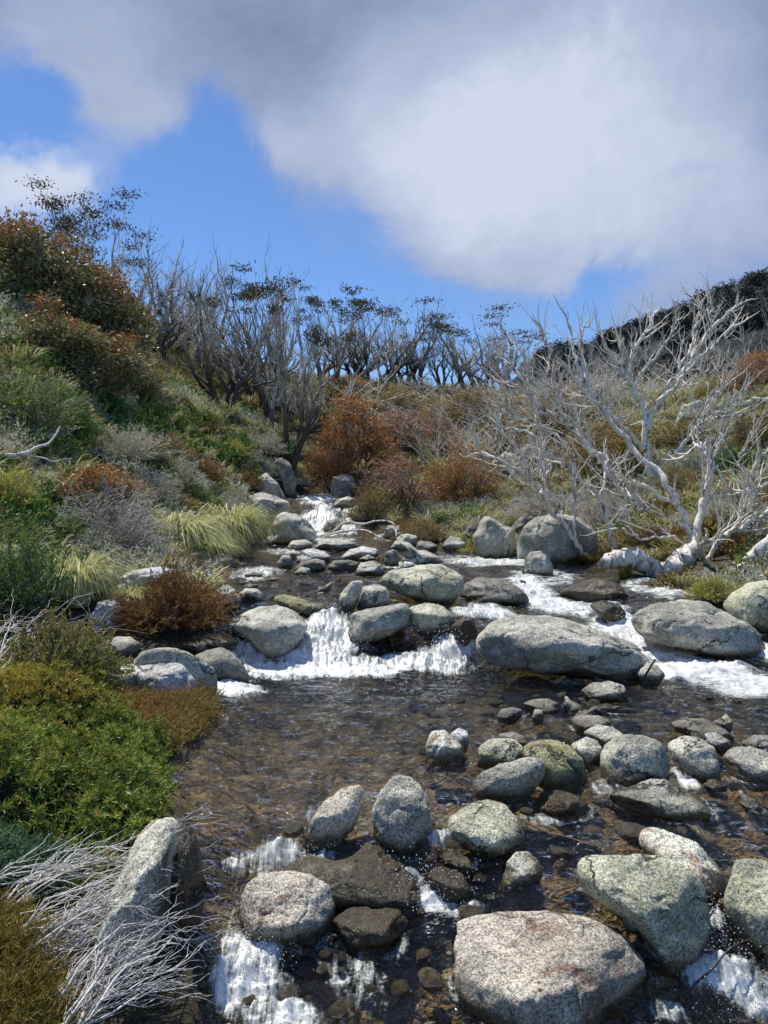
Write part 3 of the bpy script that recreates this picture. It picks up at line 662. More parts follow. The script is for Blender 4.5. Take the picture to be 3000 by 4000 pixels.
 ('E', [(1280,600),(1320,550),(1380,555),(1410,590),(1380,622),(1300,620)], 'grey', 'pale grey rock left of the yellow moss on the far waterline', {}),
 ('E', [(30,690),(60,645),(100,640),(150,670),(160,712),(90,724)], 'dark', 'dark rock at the left waterline beside the pale tussocks', {}),
 ('E', [(205,758),(260,735),(310,752),(290,772)], 'wash', 'thin grey slab awash in the upper pool near the left bank', {}),
 ('E', [(320,778),(380,765),(410,777),(370,788)], 'wash', 'thin pale slab just breaking the upper pool surface', {}),
 ('E', [(170,860),(220,825),(290,830),(330,870),(320,892),(200,888)], 'wash', 'flat grey rock behind the big dome shaped boulder', {}),
 ('E', [(60,880),(70,830),(120,800),(160,830),(195,880),(185,930),(120,942)], 'pink', 'pinkish boulder beside the rusty heath on the left bank', {}),
 ('E', [(590,845),(620,815),(680,810),(690,835),(640,852)], 'wash', 'small flat rock in the calm upper pool', {}),
 ('E', [(200,815),(240,803),(290,805),(280,822),(230,826)], 'pink', 'thin pink slab in the upper pool beside the pinkish boulder', {}),
 ('E', [(955,545),(990,490),(1060,490),(1085,540),(1030,562)], 'wash', 'rounded rock behind the driftwood branch', {}),
 ('E', [(1035,725),(1080,680),(1130,690),(1140,715),(1090,728)], 'pale', 'small white rock touching the top of the large slanted boulder', {}),
 ('E', [(825,668),(880,645),(930,665),(900,683)], 'lich', 'small greenish rock between the long pale rock and the round grey one', {}),
 # left bank
 ('C', [(750,990),(790,910),(850,870),(1050,850),(1150,885),(1150,930),(1050,990),(900,1012),(780,1015)], 'pale', 'flat pale rock with a sharp edge among the left bank tussocks', dict(land=True, sharp=26)),
 ('C', [(580,1175),(640,1080),(700,1060),(770,1090),(790,1170),(750,1215),(650,1205)], 'pale', 'pale ribbed rock between the orange green bush and the rusty heath', dict(land=True)),
 ('C', [(670,1420),(700,1330),(760,1300),(840,1310),(910,1360),(890,1422),(780,1438)], 'grey', 'rounded pale rock below the rusty heath on the left bank', {}),
 ('C', [(880,1440),(930,1385),(1040,1365),(1150,1380),(1250,1430),(1380,1520),(1400,1580),(1380,1680),(1280,1650),(1200,1550),(1050,1480)], 'wash', 'long arched boulder with a black hollow under it at the left of the pool', dict(dep=.5)),
 ('C', [(690,1530),(760,1480),(930,1465),(1080,1462),(1180,1500),(1250,1590),(1270,1650),(1220,1705),(1050,1725),(850,1725),(740,1650)], 'pale', 'big pale rounded boulder beside the pool, left of the arched one', dict(dep=.75)),
 ('C', [(580,1475),(620,1430),(690,1500),(720,1580),(700,1640),(650,1690),(600,1600)], 'wash', 'thin upright slab left of the big pale rounded boulder', dict(dep=.6, land=True)),
 ('C', [(420,1540),(480,1490),(580,1470),(600,1600),(500,1625),(430,1590)], 'dark', 'shadowed dark rock under the orange green bush', dict(land=True)),
 ('C', [(1120,1360),(1160,1300),(1260,1265),(1380,1275),(1500,1300),(1560,1360),(1480,1395),(1250,1412)], 'wet', 'wet rock with water spilling over it behind the dark shadowed boulder', dict(cut=.1)),
 # hillside
 ('D', [(1460,905),(1475,875),(1510,865),(1535,880),(1540,905)], 'pale', 'bald pale rock outcrop on the right hillside', dict(land=True)),
 ('D', [(1060,1000),(1090,975),(1130,985),(1150,1020),(1080,1025)], 'wash', 'grey outcrop among the grass behind the young gums', dict(land=True)),
 ('D', [(545,1040),(575,1020),(600,1045),(610,1070),(560,1072)], 'grey', 'sunlit grey rock on the left bank above the tussock', dict(land=True)),
 ('D', [(1100,1140),(1130,1110),(1180,1120),(1190,1150),(1120,1152)], 'dark', 'flat dark ledge behind the jagged pointed boulder', dict(land=True)),
]
for i, (Z, pts, m, lab, kw) in enumerate(ROCKS):
    big = max(np.ptp([p[0] for p in conv(Z, pts)]), 1)
    boulder(100 + i * 7, Z, pts, m, lab, name='boulder' if big > 60 else 'rock', **kw)

def cobbles():
    rng = np.random.default_rng(44); meshes = []
    for v in range(6):
        U, F = ico(4); r = np.random.default_rng(900 + v)
        nrm = unit(r.normal(size=(9, 3))); inv = np.maximum(U @ nrm.T, 0) / r.uniform(.72, 1, 9)
        P = U * ((1 + (inv ** 14).sum(1)) ** (-1 / 14))[:, None] * np.array([1, r.uniform(.7, 1), r.uniform(.45, .7)])
        P += U * (.04 * fbm(P * 2.2 + v, 4, v))[:, None]
        meshes.append(mk_mesh('cobble', P, F, GR[['grey', 'pink', 'pale', 'wash', 'moss', 'dark'][v]], True, {'wl': P[:, 2] * .12 - .01}))
    zones = [((830,1480),(1659,1660),70,(5,20),'small cobble half awash around the stepping stones','cobbles around the stepping stones'),
             ((620,1740),(1659,1990),52,(8,30),'small stone half drowned in the lower riffle','stones in the lower riffle'),
             ((470,1165),(1150,1290),70,(7,20),'small stone breaking the surface of the upper pool','stones in the upper pool'),
             ((450,1960),(1659,2190),36,(10,42),'drowned brown stone under the foreground rapid','stones under the foreground rapid'),
             ((395,1790),(440,2200),16,(8,26),'small wet stone along the foot of the left bank','stones along the left bank'),
             ((230,1380),(540,1500),10,(8,18),'small stone wedged among the left bank boulders','stones among the left bank boulders')]
    for (x0, y0), (x1, y1), n, (ra, rb), lab, grp in zones:
        for i in range(n):
            px, py = rng.uniform(x0, x1), rng.uniform(y0, y1); h = hit(W_f, px, py)
            if chan_sd(h[0:1], h[1:2])[0] > -.1: continue
            if any(((h[0] - cx) / a) ** 2 + ((h[1] - cy) / b_) ** 2 < 1.3 for cx, cy, a, b_ in ROCK_RINGS[:NR]): continue
            r = rng.uniform(ra, rb) * h[1] / FPX * rng.uniform(.6, 1.2)
            o = link('cobble', meshes[rng.integers(6)], None, (h[0], h[1], h[2] - r * rng.uniform(-.05, .5))); o.scale = (r, r, r); o.rotation_euler = (0, 0, rng.random() * 6.28)
            tag(o, lab, 'stone', grp); ROCK_RINGS.append((h[0], h[1], r * .9, r * .8))
NR = len(ROCK_RINGS)
cobbles()
wat = build_water(); wat.materials.append(MAT_WATER)
tag(link('stream', wat), kind='structure')
# ------------------------------------------------------------------ plant materials
GAIN = {'leaf_orange_green': 4.2, 'leaf_orange': 1.9, 'leaf_olive': 2.6, 'leaf_pink': 1.8, 'leaf_rust': 1.9, 'grass_green': 2.7, 'grass_straw': 1.3, 'grass_sedge': 1.15, 'leaf_canopy': 1.3, 'leaf_far': 2.0, 'leaf_gum': 2.2, 'leaf_flame': 2.1, 'leaf_star': 1.95, 'leaf_silver': 2.6, 'leaf_red_heath': 1.4}
def leaf_mat(name, stops, trans=.35, top=None, topamt=.7, rough=.7, patch=.6):
    N = NT(name)
    g = N.n('ShaderNodeNewGeometry')
    rnd = g.outputs['Random Per Island']
    gain = GAIN.get(name, 2.75); stops = [tuple(min(.75, v * gain) for v in s) for s in stops]; top = tuple(min(.8, v * 1.5) for v in top) if top else None; trans *= .75
    c = N.ramp(rnd, [(i / max(1, len(stops) - 1), s) for i, s in enumerate(stops)])
    p = N.objcoord()
    c = N.mix(1, c, N.ramp(N.noise(p, 2.2, 3, .6), [(.3, (patch, patch, patch)), (.7, (1.25, 1.22, 1.15))]), 'MULTIPLY')
    if top:
        gz = N.n('ShaderNodeSeparateXYZ'); N.set(gz, 0, N.n('ShaderNodeTexCoord').outputs['Generated'])
        f = N.math('ADD', gz.outputs[2], N.math('MULTIPLY', N.math('SUBTRACT', N.noise(p, 1.7, 3, .6), .5), 1.5))
        f = N.math('ADD', f, N.math('MULTIPLY', N.math('SUBTRACT', rnd, .5), .5))
        c = N.mix(N.ss(f, .5, .95, 0, topamt), c, top)
    df = N.n('ShaderNodeBsdfPrincipled', inp={'Base Color': c, 'Roughness': rough}); df.inputs['Specular IOR Level'].default_value = .15
    tl = N.n('ShaderNodeBsdfTranslucent', inp={'Color': N.mix(1, c, (1.15, 1.1, .8), 'MULTIPLY')})
    mx = N.n('ShaderNodeMixShader', inp={0: trans}); N.t.links.new(df.outputs[0], mx.inputs[1]); N.t.links.new(tl.outputs[0], mx.inputs[2])
    return N.done(mx.outputs[0])
def bark_mat(name, light, darkc, amt=.45, zdark=0.0, scale=6):
    N = NT(name); p = N.objcoord()
    m = N.n('ShaderNodeMapping'); N.set(m, 'Vector', p); m.inputs['Scale'].default_value = (1, 1, .35)
    n1 = N.noise(m.outputs[0], scale, 5, .65, .5); n2 = N.noise(m.outputs[0], 38, 4, .7)
    c = N.mix(N.ss(n1, .68 - amt * .4, .78 - amt * .3), light, darkc)
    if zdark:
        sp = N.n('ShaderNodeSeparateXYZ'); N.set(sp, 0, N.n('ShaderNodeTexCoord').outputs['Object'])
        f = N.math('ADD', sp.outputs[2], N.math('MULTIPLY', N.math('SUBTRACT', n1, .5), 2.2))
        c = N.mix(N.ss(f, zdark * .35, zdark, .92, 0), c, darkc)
    sc = N.n('ShaderNodeVectorMath', operation='SCALE'); N.set(sc, 0, c); N.set(sc, 3, N.ss(n2, .3, .7, .65, 1.2))
    b = N.n('ShaderNodeBsdfPrincipled', inp={'Base Color': sc.outputs[0], 'Roughness': .8})
    N.set(b, 'Normal', N.bump(N.math('ADD', n2, n1), .6, .02))
    return N.done(b.outputs[0])
BK_WHITE = bark_mat('bark_bleached', (.86, .80, .70), (.15, .115, .09), .42)
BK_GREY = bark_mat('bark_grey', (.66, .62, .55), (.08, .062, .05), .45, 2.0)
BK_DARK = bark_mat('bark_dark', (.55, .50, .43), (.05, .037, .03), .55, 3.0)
BK_TWIG = bark_mat('twig_grey', (.54, .50, .45), (.16, .13, .11), .35)
BK_TWIGW = bark_mat('twig_white', (.80, .76, .69), (.22, .185, .15), .3)
BK_RED = bark_mat('twig_red', (.26, .14, .10), (.10, .055, .04), .4)
LF_CANOPY = leaf_mat('leaf_canopy', [(.035, .04, .022), (.06, .062, .03), (.09, .075, .035), (.12, .11, .06)], .3)
LF_GUM = leaf_mat('leaf_gum', [(.05, .06, .025), (.09, .10, .04), (.13, .13, .06), (.15, .145, .10), (.10, .06, .03)], .35, (.29, .10, .03), .7, .35)
LF_ORANGE = leaf_mat('leaf_orange', [(.07, .075, .028), (.18, .085, .035), (.22, .12, .045), (.26, .095, .035), (.10, .10, .045)], .4, (.30, .15, .05), .5, .4)
LF_FLAME = leaf_mat('leaf_flame', [(.05, .06, .025), (.10, .10, .045), (.16, .14, .08), (.24, .21, .16), (.20, .08, .03)], .35, (.38, .14, .035), .75, .4)
LF_ORGR = leaf_mat('leaf_orange_green', [(.045, .055, .016), (.07, .075, .022), (.10, .085, .025), (.055, .07, .02)], .35, (.17, .095, .025), .6, .45)
LF_PINK = leaf_mat('leaf_pink', [(.17, .075, .06), (.26, .11, .085), (.22, .13, .09), (.12, .08, .05), (.28, .15, .12)], .35)
LF_OLIVE = leaf_mat('leaf_olive', [(.06, .055, .025), (.12, .10, .035), (.17, .13, .05), (.09, .085, .035), (.19, .11, .05)], .35, (.24, .13, .045), .5)
LF_GREEN = leaf_mat('leaf_green', [(.03, .05, .013), (.055, .085, .022), (.09, .125, .035), (.13, .155, .055)], .28, (.20, .23, .05), .6)
LF_DKGREEN = leaf_mat('leaf_dark_green', [(.02, .045, .014), (.035, .075, .02), (.06, .11, .03)], .3, (.13, .19, .035), .7)
LF_YELLOW = leaf_mat('leaf_yellow_green', [(.12, .14, .025), (.18, .19, .035), (.25, .23, .05), (.10, .12, .03)], .4)
LF_STAR = leaf_mat('leaf_star', [(.05, .085, .018), (.09, .14, .03), (.15, .20, .045), (.20, .24, .07), (.24, .19, .05)], .35, (.34, .21, .055), .72, .4)
LF_BLUE = leaf_mat('leaf_blue_green', [(.03, .06, .035), (.055, .095, .055), (.08, .13, .07)], .3)
LF_SILVER = leaf_mat('leaf_silver', [(.14, .145, .12), (.22, .225, .19), (.30, .30, .26), (.17, .18, .12)], .25)
LF_RUST = leaf_mat('leaf_rust', [(.09, .06, .022), (.14, .085, .03), (.19, .10, .035), (.10, .095, .03)], .35, (.27, .12, .04), .5)
LF_REDH = leaf_mat('leaf_red_heath', [(.08, .025, .015), (.14, .045, .02), (.18, .07, .03), (.06, .05, .02)], .3)
LF_STRAW = leaf_mat('grass_straw', [(.48, .44, .25), (.60, .56, .36), (.40, .40, .18), (.26, .31, .10), (.64, .60, .42)], .3, patch=.8)
LF_SEDGE = leaf_mat('grass_sedge', [(.14, .13, .03), (.22, .18, .05), (.28, .20, .06), (.10, .12, .03), (.36, .28, .10)], .35, patch=.7)
LF_GRASS = leaf_mat('grass_green', [(.10, .10, .045), (.17, .165, .085), (.26, .245, .14), (.34, .315, .21), (.09, .09, .04)], .25, patch=.5)

# ------------------------------------------------------------------ plant builders (local space, base at origin)
def curve(B, T, rng, n=5, bow=.15, sag=0.0):
    """polylines from B to T with a bow"""
    t = np.linspace(0, 1, n)[None, :, None]
    L = np.linalg.norm(T - B, axis=1)[:, None, None]
    k = rng.normal(size=(len(B), 1, 3)) * bow * L
    w = rng.normal(size=(len(B), n, 3)) * .025 * L; w[:, 0] = 0
    P = B[:, None] * (1 - t) + T[:, None] * t + k * (t * (1 - t)) * 1.6 + w
    P[:, :, 2] += (sag * L[:, :, 0]) * np.sin(pi * t[:, :, 0])
    return P
def dome(rng, n, rx, ry, rz, shell=.55):
    d = unit(rng.normal(size=(n, 3))); d[:, 2] = np.abs(d[:, 2])
    r = (shell ** 3 + (1 - shell ** 3) * rng.random(n)) ** (1 / 3)
    return d * r[:, None] * np.array([rx, ry, rz])

def sprig_bush(seed, R, H, n, nleaf, L, Wd, stem_k=3, lean=(0, 0), spread=.35, shell=.6, lumps=5, stem_r=.006, t0=.3):
    rng = np.random.default_rng(seed)
    T = dome(rng, n, R, R, H, shell)
    lump = 1 + .28 * fbm(unit(T) * 1.9 + seed, 3, seed)
    T = T * lump[:, None]; T[:, 2] += .05 * H
    T[:, 0] += lean[0] * T[:, 2]; T[:, 1] += lean[1] * T[:, 2]
    B = np.zeros((n, 3)); B[:, :2] = T[:, :2] * spread + rng.normal(0, .05 * R, (n, 2))
    g = Geo(); s = Geo()
    P = curve(B, T, rng, 5, .18, .08)
    rr = stem_r * rng.uniform(.7, 1.3, (n, 1)) * np.linspace(1, .4, 5)[None]
    tubes(s, P, rr, stem_k)
    t = t0 + (1 - t0) * rng.random((n, nleaf)) ** .8
    i = np.minimum((t * 4).astype(int), 3); f = t * 4 - i
    idx = np.arange(n)[:, None]
    C = P[idx, i] * (1 - f)[..., None] + P[idx, i + 1] * f[..., None]
    D = unit(P[:, -1] - P[:, 2])[:, None] * .8 + rng.normal(size=(n, nleaf, 3)) * .65 + np.array([0, 0, .25])
    leaves(g, C.reshape(-1, 3), D.reshape(-1, 3), (L * rng.uniform(.6, 1.3, n * nleaf)), (Wd * rng.uniform(.7, 1.2, n * nleaf)), rng)
    return g, s

def gum_bush(seed, R, H, clumps, nleaf, L, Wd, trunk_h=.3, k=4, stem_r=.03, stems=5, hang=.6, cfr=.22):
    """young gum: several stems from one stool, leaf clumps on the outer ends"""
    rng = np.random.default_rng(seed)
    C = dome(rng, clumps, R, R, H * (1 - trunk_h), .5); C *= (1 + .25 * fbm(unit(C) * 1.7 + seed, 2, seed))[:, None]; C[:, 2] += H * trunk_h
    g = Geo(); s = Geo()
    A = rng.random(stems) * 2 * pi
    mid = np.stack([np.cos(A) * R * .35, np.sin(A) * R * .35, np.full(stems, H * (trunk_h + .1)) * rng.uniform(.7, 1.2, stems)], 1)
    P = curve(rng.normal(0, .04 * R, (stems, 3)) * [1, 1, 0], mid, rng, 6, .15)
    tubes(s, P, stem_r * rng.uniform(.7, 1.2, (stems, 1)) * np.linspace(1.2, .65, 6)[None], k + 1)
    near = np.argmin(np.linalg.norm(C[:, None] - mid[None], axis=2) + rng.random((clumps, stems)) * R * .4, 1)
    Q = curve(mid[near], C, rng, 5, .16, .06)
    tubes(s, Q, stem_r * .5 * np.linspace(1, .25, 5)[None] * np.ones((clumps, 1)), k)
    cr = R * cfr
    off = rng.normal(size=(clumps, nleaf, 3)) * np.array([cr, cr, cr * .8]) * .75
    Pn = C[:, None] + off
    D = unit(off) * .6 + rng.normal(size=(clumps, nleaf, 3)) * .6; D[..., 2] -= hang * rng.random((clumps, nleaf))
    leaves(g, Pn.reshape(-1, 3), D.reshape(-1, 3), L * rng.uniform(.6, 1.25, clumps * nleaf), Wd * rng.uniform(.7, 1.2, clumps * nleaf), rng)
    # side twigs to leaf sprays
    tw = rng.integers(0, clumps, clumps * 4); B = C[tw]; T = B + rng.normal(size=(len(tw), 3)) * cr
    tubes(s, curve(B, T, rng, 3, .2), np.full((len(tw), 3), stem_r * .12), 3)
    return g, s

def twig_bush(seed, R, H, n, side, r, lean=(0, 0), flat=1.0, k=3):
    """bare shrub of arching grey twigs"""
    rng = np.random.default_rng(seed); s = Geo()
    T = dome(rng, n, R, R * flat, H, .75); T[:, 0] += lean[0]; T[:, 1] += lean[1]
    B = np.zeros((n, 3)); B[:, :2] = T[:, :2] * .18 + rng.normal(0, .06 * R, (n, 2))
    P = curve(B, T, rng, 6, .2, .12); tubes(s, P, r * rng.uniform(.6, 1.4, (n, 1)) * np.linspace(1.2, .35, 6)[None], k)
    m = n * side; i = rng.integers(1, 5, m); j = rng.integers(0, n, m)
    B2 = P[j, i] + (P[j, i + 1] - P[j, i]) * rng.random((m, 1)); D = unit(P[j, 5] - P[j, i]) + rng.normal(size=(m, 3)) * .45
    T2 = B2 + unit(D) * (np.linalg.norm(T[j], axis=1) * rng.uniform(.12, .35, m))[:, None]
    tubes(s, curve(B2, T2, rng, 4, .15, .05), r * .5 * np.linspace(1, .4, 4)[None] * np.ones((m, 1)), 3)
    return s

def tussock(seed, R, H, n, w, droop=1.0):
    rng = np.random.default_rng(seed); g = Geo()
    a = rng.random(n) * 2 * pi; rb = .22 * R * np.sqrt(rng.random(n))
    B = np.stack([np.cos(a) * rb, np.sin(a) * rb, np.zeros(n)], 1)
    A = a + rng.normal(0, .5, n); L = rng.uniform(.55, 1.1, n)
    blades(g, B, A, H * rng.uniform(.75, 1.25, n), R * rng.uniform(.35, 1.15, n), L, w * rng.uniform(.7, 1.3, n), rng, 6, droop)
    return g

# ------------------------------------------------------------------ snow gum generator
def grow(rng, p, d, L, r, lev, spec, out, tips):
    n = 7; st = L / (n - 1); pts = [p.copy()]; dirs = [d]
    for i in range(n - 1):
        d = d + rng.normal(size=3) * spec['wig'] + np.array([0, 0, spec['up'] * (1.0 if lev else spec.get('up0', 1.0))])
        d = d / np.linalg.norm(d); p = p + d * st; pts.append(p); dirs.append(d)
    taper = np.linspace(1, .5 if lev < spec['lev'] else .3, n)
    out.append((np.array(pts), r * taper, lev))
    if lev >= spec['lev']:
        tips.append((p, d)); return
    k = spec['kids'][lev]
    for j in range(k):
        t = spec['t0'][lev] + (1 - spec['t0'][lev]) * (j + rng.random()) / k
        x = t * (n - 1); i = min(int(x), n - 2); f = x - i
        q = pts[i] * (1 - f) + pts[i + 1] * f; dd = dirs[i]
        ax = np.cross(dd, rng.normal(size=3)); ax /= np.linalg.norm(ax)
        an = rng.uniform(*spec['ang'])
        nd = dd * math.cos(an) + np.cross(ax, dd) * math.sin(an)
        nd[2] += spec.get('lift', .1); nd /= np.linalg.norm(nd)
        grow(rng, q, nd, L * rng.uniform(*spec['len']) * (1.15 - .45 * t), r * (1 - .5 * t) * spec['rk'], lev + 1, spec, out, tips)
    grow(rng, p, d, L * spec.get('ext', .6), r * .5, lev + 1, spec, out, tips)

def snow_gum(seed, H, stems, tilt, spec, r0, tuft=0, tuft_min=.72, leafL=.17, leafW=.06, nl=80, azr=None, cw=.26):
    rng = np.random.default_rng(seed); out = []; tips = []
    for s in range(stems):
        az = (s + rng.random() * .8) / stems * 2 * pi if azr is None else rng.uniform(*azr)
        ti = rng.uniform(*tilt); d = np.array([math.sin(ti) * math.cos(az), math.sin(ti) * math.sin(az), math.cos(ti)])
        grow(rng, np.array([math.cos(az), math.sin(az), 0]) * r0 * (1.0 if stems > 1 else 0) - np.array([0, 0, .25]), d, H * rng.uniform(.5, .68), r0 * rng.uniform(.7, 1.15) * (.75 if stems > 2 else 1), 0, spec, out, tips)
    top = max(t[0][2] for t in tips); k = H / top
    tr = Geo(); tw = Geo()
    tubes_of(tr, [(p * k, r) for p, r, l in out if l <= 1], 6)
    tubes_of(tw, [(p * k, np.maximum(r, .006)) for p, r, l in out if l > 1], 3)
    cr = None
    if tuft:
        cr = Geo(); T = np.array([t[0] for t in tips]) * k
        dxy = np.hypot(T[:, None, 0] - T[None, :, 0], T[:, None, 1] - T[None, :, 1]); dz = T[None, :, 2] - T[:, None, 2]
        covered = ((dxy < .085 * H) & (dz > .05 * H)).any(1)
        sel = T[~covered & (T[:, 2] > tuft_min * H)]
        lump = fbm(sel * .5 + seed, 2, seed); sel = sel[lump >= np.quantile(lump, 1 - tuft)]
        m = len(sel)
        off = (rng.normal(size=(m, nl, 3)) * np.array([cw, cw, cw * .25]) + [0, 0, .02]) * H / 6
        D = rng.normal(size=(m, nl, 3)) * .7; D[..., 2] -= .35
        leaves(cr, (sel[:, None] + off).reshape(-1, 3), D.reshape(-1, 3), leafL * rng.uniform(.6, 1.3, m * nl), leafW, rng)
    return tr, tw, cr
SPEC = dict(lev=4, kids=[5, 4, 3, 2], t0=[.35, .25, .2, .2], ang=(.35, .75), len=(.5, .72), rk=.62, wig=.13, up=.085, lift=.16, ext=.62)
SPEC_B = dict(SPEC, kids=[4, 4, 3, 2], wig=.17, up=.06, lift=.08, ang=(.4, .9))

def sit(px, py):
    h = hit(lambda x, y: ground(x, y, False), px, py)
    if h is None: h = at(px, py, 45)
    return np.array([h[0], h[1], float(ground(np.array([h[0]]), np.array([h[1]]))[0])])
def base_at(px, D, py=None):
    x = (px - CX) / FPX * D
    return np.array([x, D, float(ground(np.array([x]), np.array([float(D)]))[0])])

MESH = {}
def plant_meshes(key, *gm):
    """store the meshes of one plant kind: list of (part name, mesh)"""
    MESH[key] = [(nm, g.mesh(nm, mat, sm)) for nm, g, mat, sm in gm if g is not None and g.n]
    zs = [v.co.z for v in MESH[key][0][1].vertices]
    allz = []; allr = []
    for nm, me in MESH[key]:
        a = np.empty(len(me.vertices) * 3, np.float32); me.vertices.foreach_get('co', a); a = a.reshape(-1, 3)
        allz.append(a[:, 2].max()); allr.append(np.quantile(np.abs(a[:, 0]), .97))
    DIM[key] = (max(allr) * 2, max(allz))
DIM = {}
def put(name, key, pos, sc, rz, label, cat, group=None):
    e = empty(name, tuple(pos), rz, sc); tag(e, label, cat, group)
    for nm, me in MESH[key]: link(nm, me, e)
    return e
def put_px(name, key, px, py, wpx, hpx, label, cat, rng, group=None, D=None, rz=None):
    pos = sit(px, py) if D is None else base_at(px, D)
    k = pos[1] / FPX; w0, h0 = DIM[key]
    sx = wpx * k / w0; sz = hpx * k / h0
    pos = pos - np.array([0, 0, .04])
    return put(name, key, pos, (sx, sx, sz), rng.random() * 6.28 if rz is None else rz, label, cat, group)
RG = np.random.default_rng(11)
# ------------------------------------------------------------------ tree kinds
S3 = dict(lev=3, kids=[4, 3, 2], t0=[.3, .25, .2], ang=(.35, .75), len=(.5, .8), rk=.66, wig=.13, up=.085, lift=.14, ext=.66)
S3p = dict(S3, wig=.15, up=.05, lift=.06, ang=(.4, .9))
S4 = dict(lev=4, kids=[4, 3, 2, 2], t0=[.42, .35, .3, .2], ang=(.5, .9), len=(.5, .75), rk=.66, wig=.14, up=.10, up0=.35, lift=.06, ext=.72)
S5 = dict(S4, kids=[5, 3, 2, 2], ang=(.5, .95), up=.10, t0=[.35, .3, .25, .2])
for key, seed, stems, tilt, spec, r0, tuft, bark, az in [
    ('gum_bare_a', 1, 2, (.15, .45), S4, .20, 0, BK_GREY, None), ('gum_bare_b', 2, 1, (.1, .3), S4, .24, 0, BK_GREY, None),
    ('gum_bare_c', 3, 3, (.2, .6), S4, .18, 0, BK_DARK, None), ('gum_bare_d', 4, 1, (.1, .3), S5, .30, 0, BK_DARK, None),
    ('gum_tuft_a', 5, 2, (.1, .45), S4, .21, .55, BK_DARK, None), ('gum_tuft_b', 6, 3, (.3, .75), S4, .19, .7, BK_DARK, None), ('gum_tuft_c', 7, 1, (.05, .3), S5, .28, .85, BK_GREY, None),
    ('gum_pale_a', 8, 5, (.3, 1.1), S3p, .13, 0, BK_WHITE, None), ('gum_pale_b', 9, 6, (.25, 1.2), S3p, .12, 0, BK_WHITE, None),
    ('gum_lean', 10, 3, (.5, .95), S4, .18, 0, BK_WHITE, (-.5, .5)), ('gum_umbrella', 12, 6, (.2, .75), dict(S5, lev=3, kids=[4, 3, 3], rk=.74), .2, 1.0, BK_GREY, None)]:
    tr, tw, cr = snow_gum(seed * 13 + 5, 6.0, stems, tilt, spec, r0, tuft, .62, azr=az, nl=90 if key != 'gum_umbrella' else 130, cw=.26 if key != 'gum_umbrella' else .34)
    plant_meshes(key, ('trunk', tr, bark, True), ('crown', tw, bark, True), ('foliage', cr, LF_CANOPY, False))
LEFT = 'bare snow gums crowding the left slope'; MIDL = 'snow gums on the saddle behind the falls'; PALE = 'bleached dead gums behind the big dead tree'
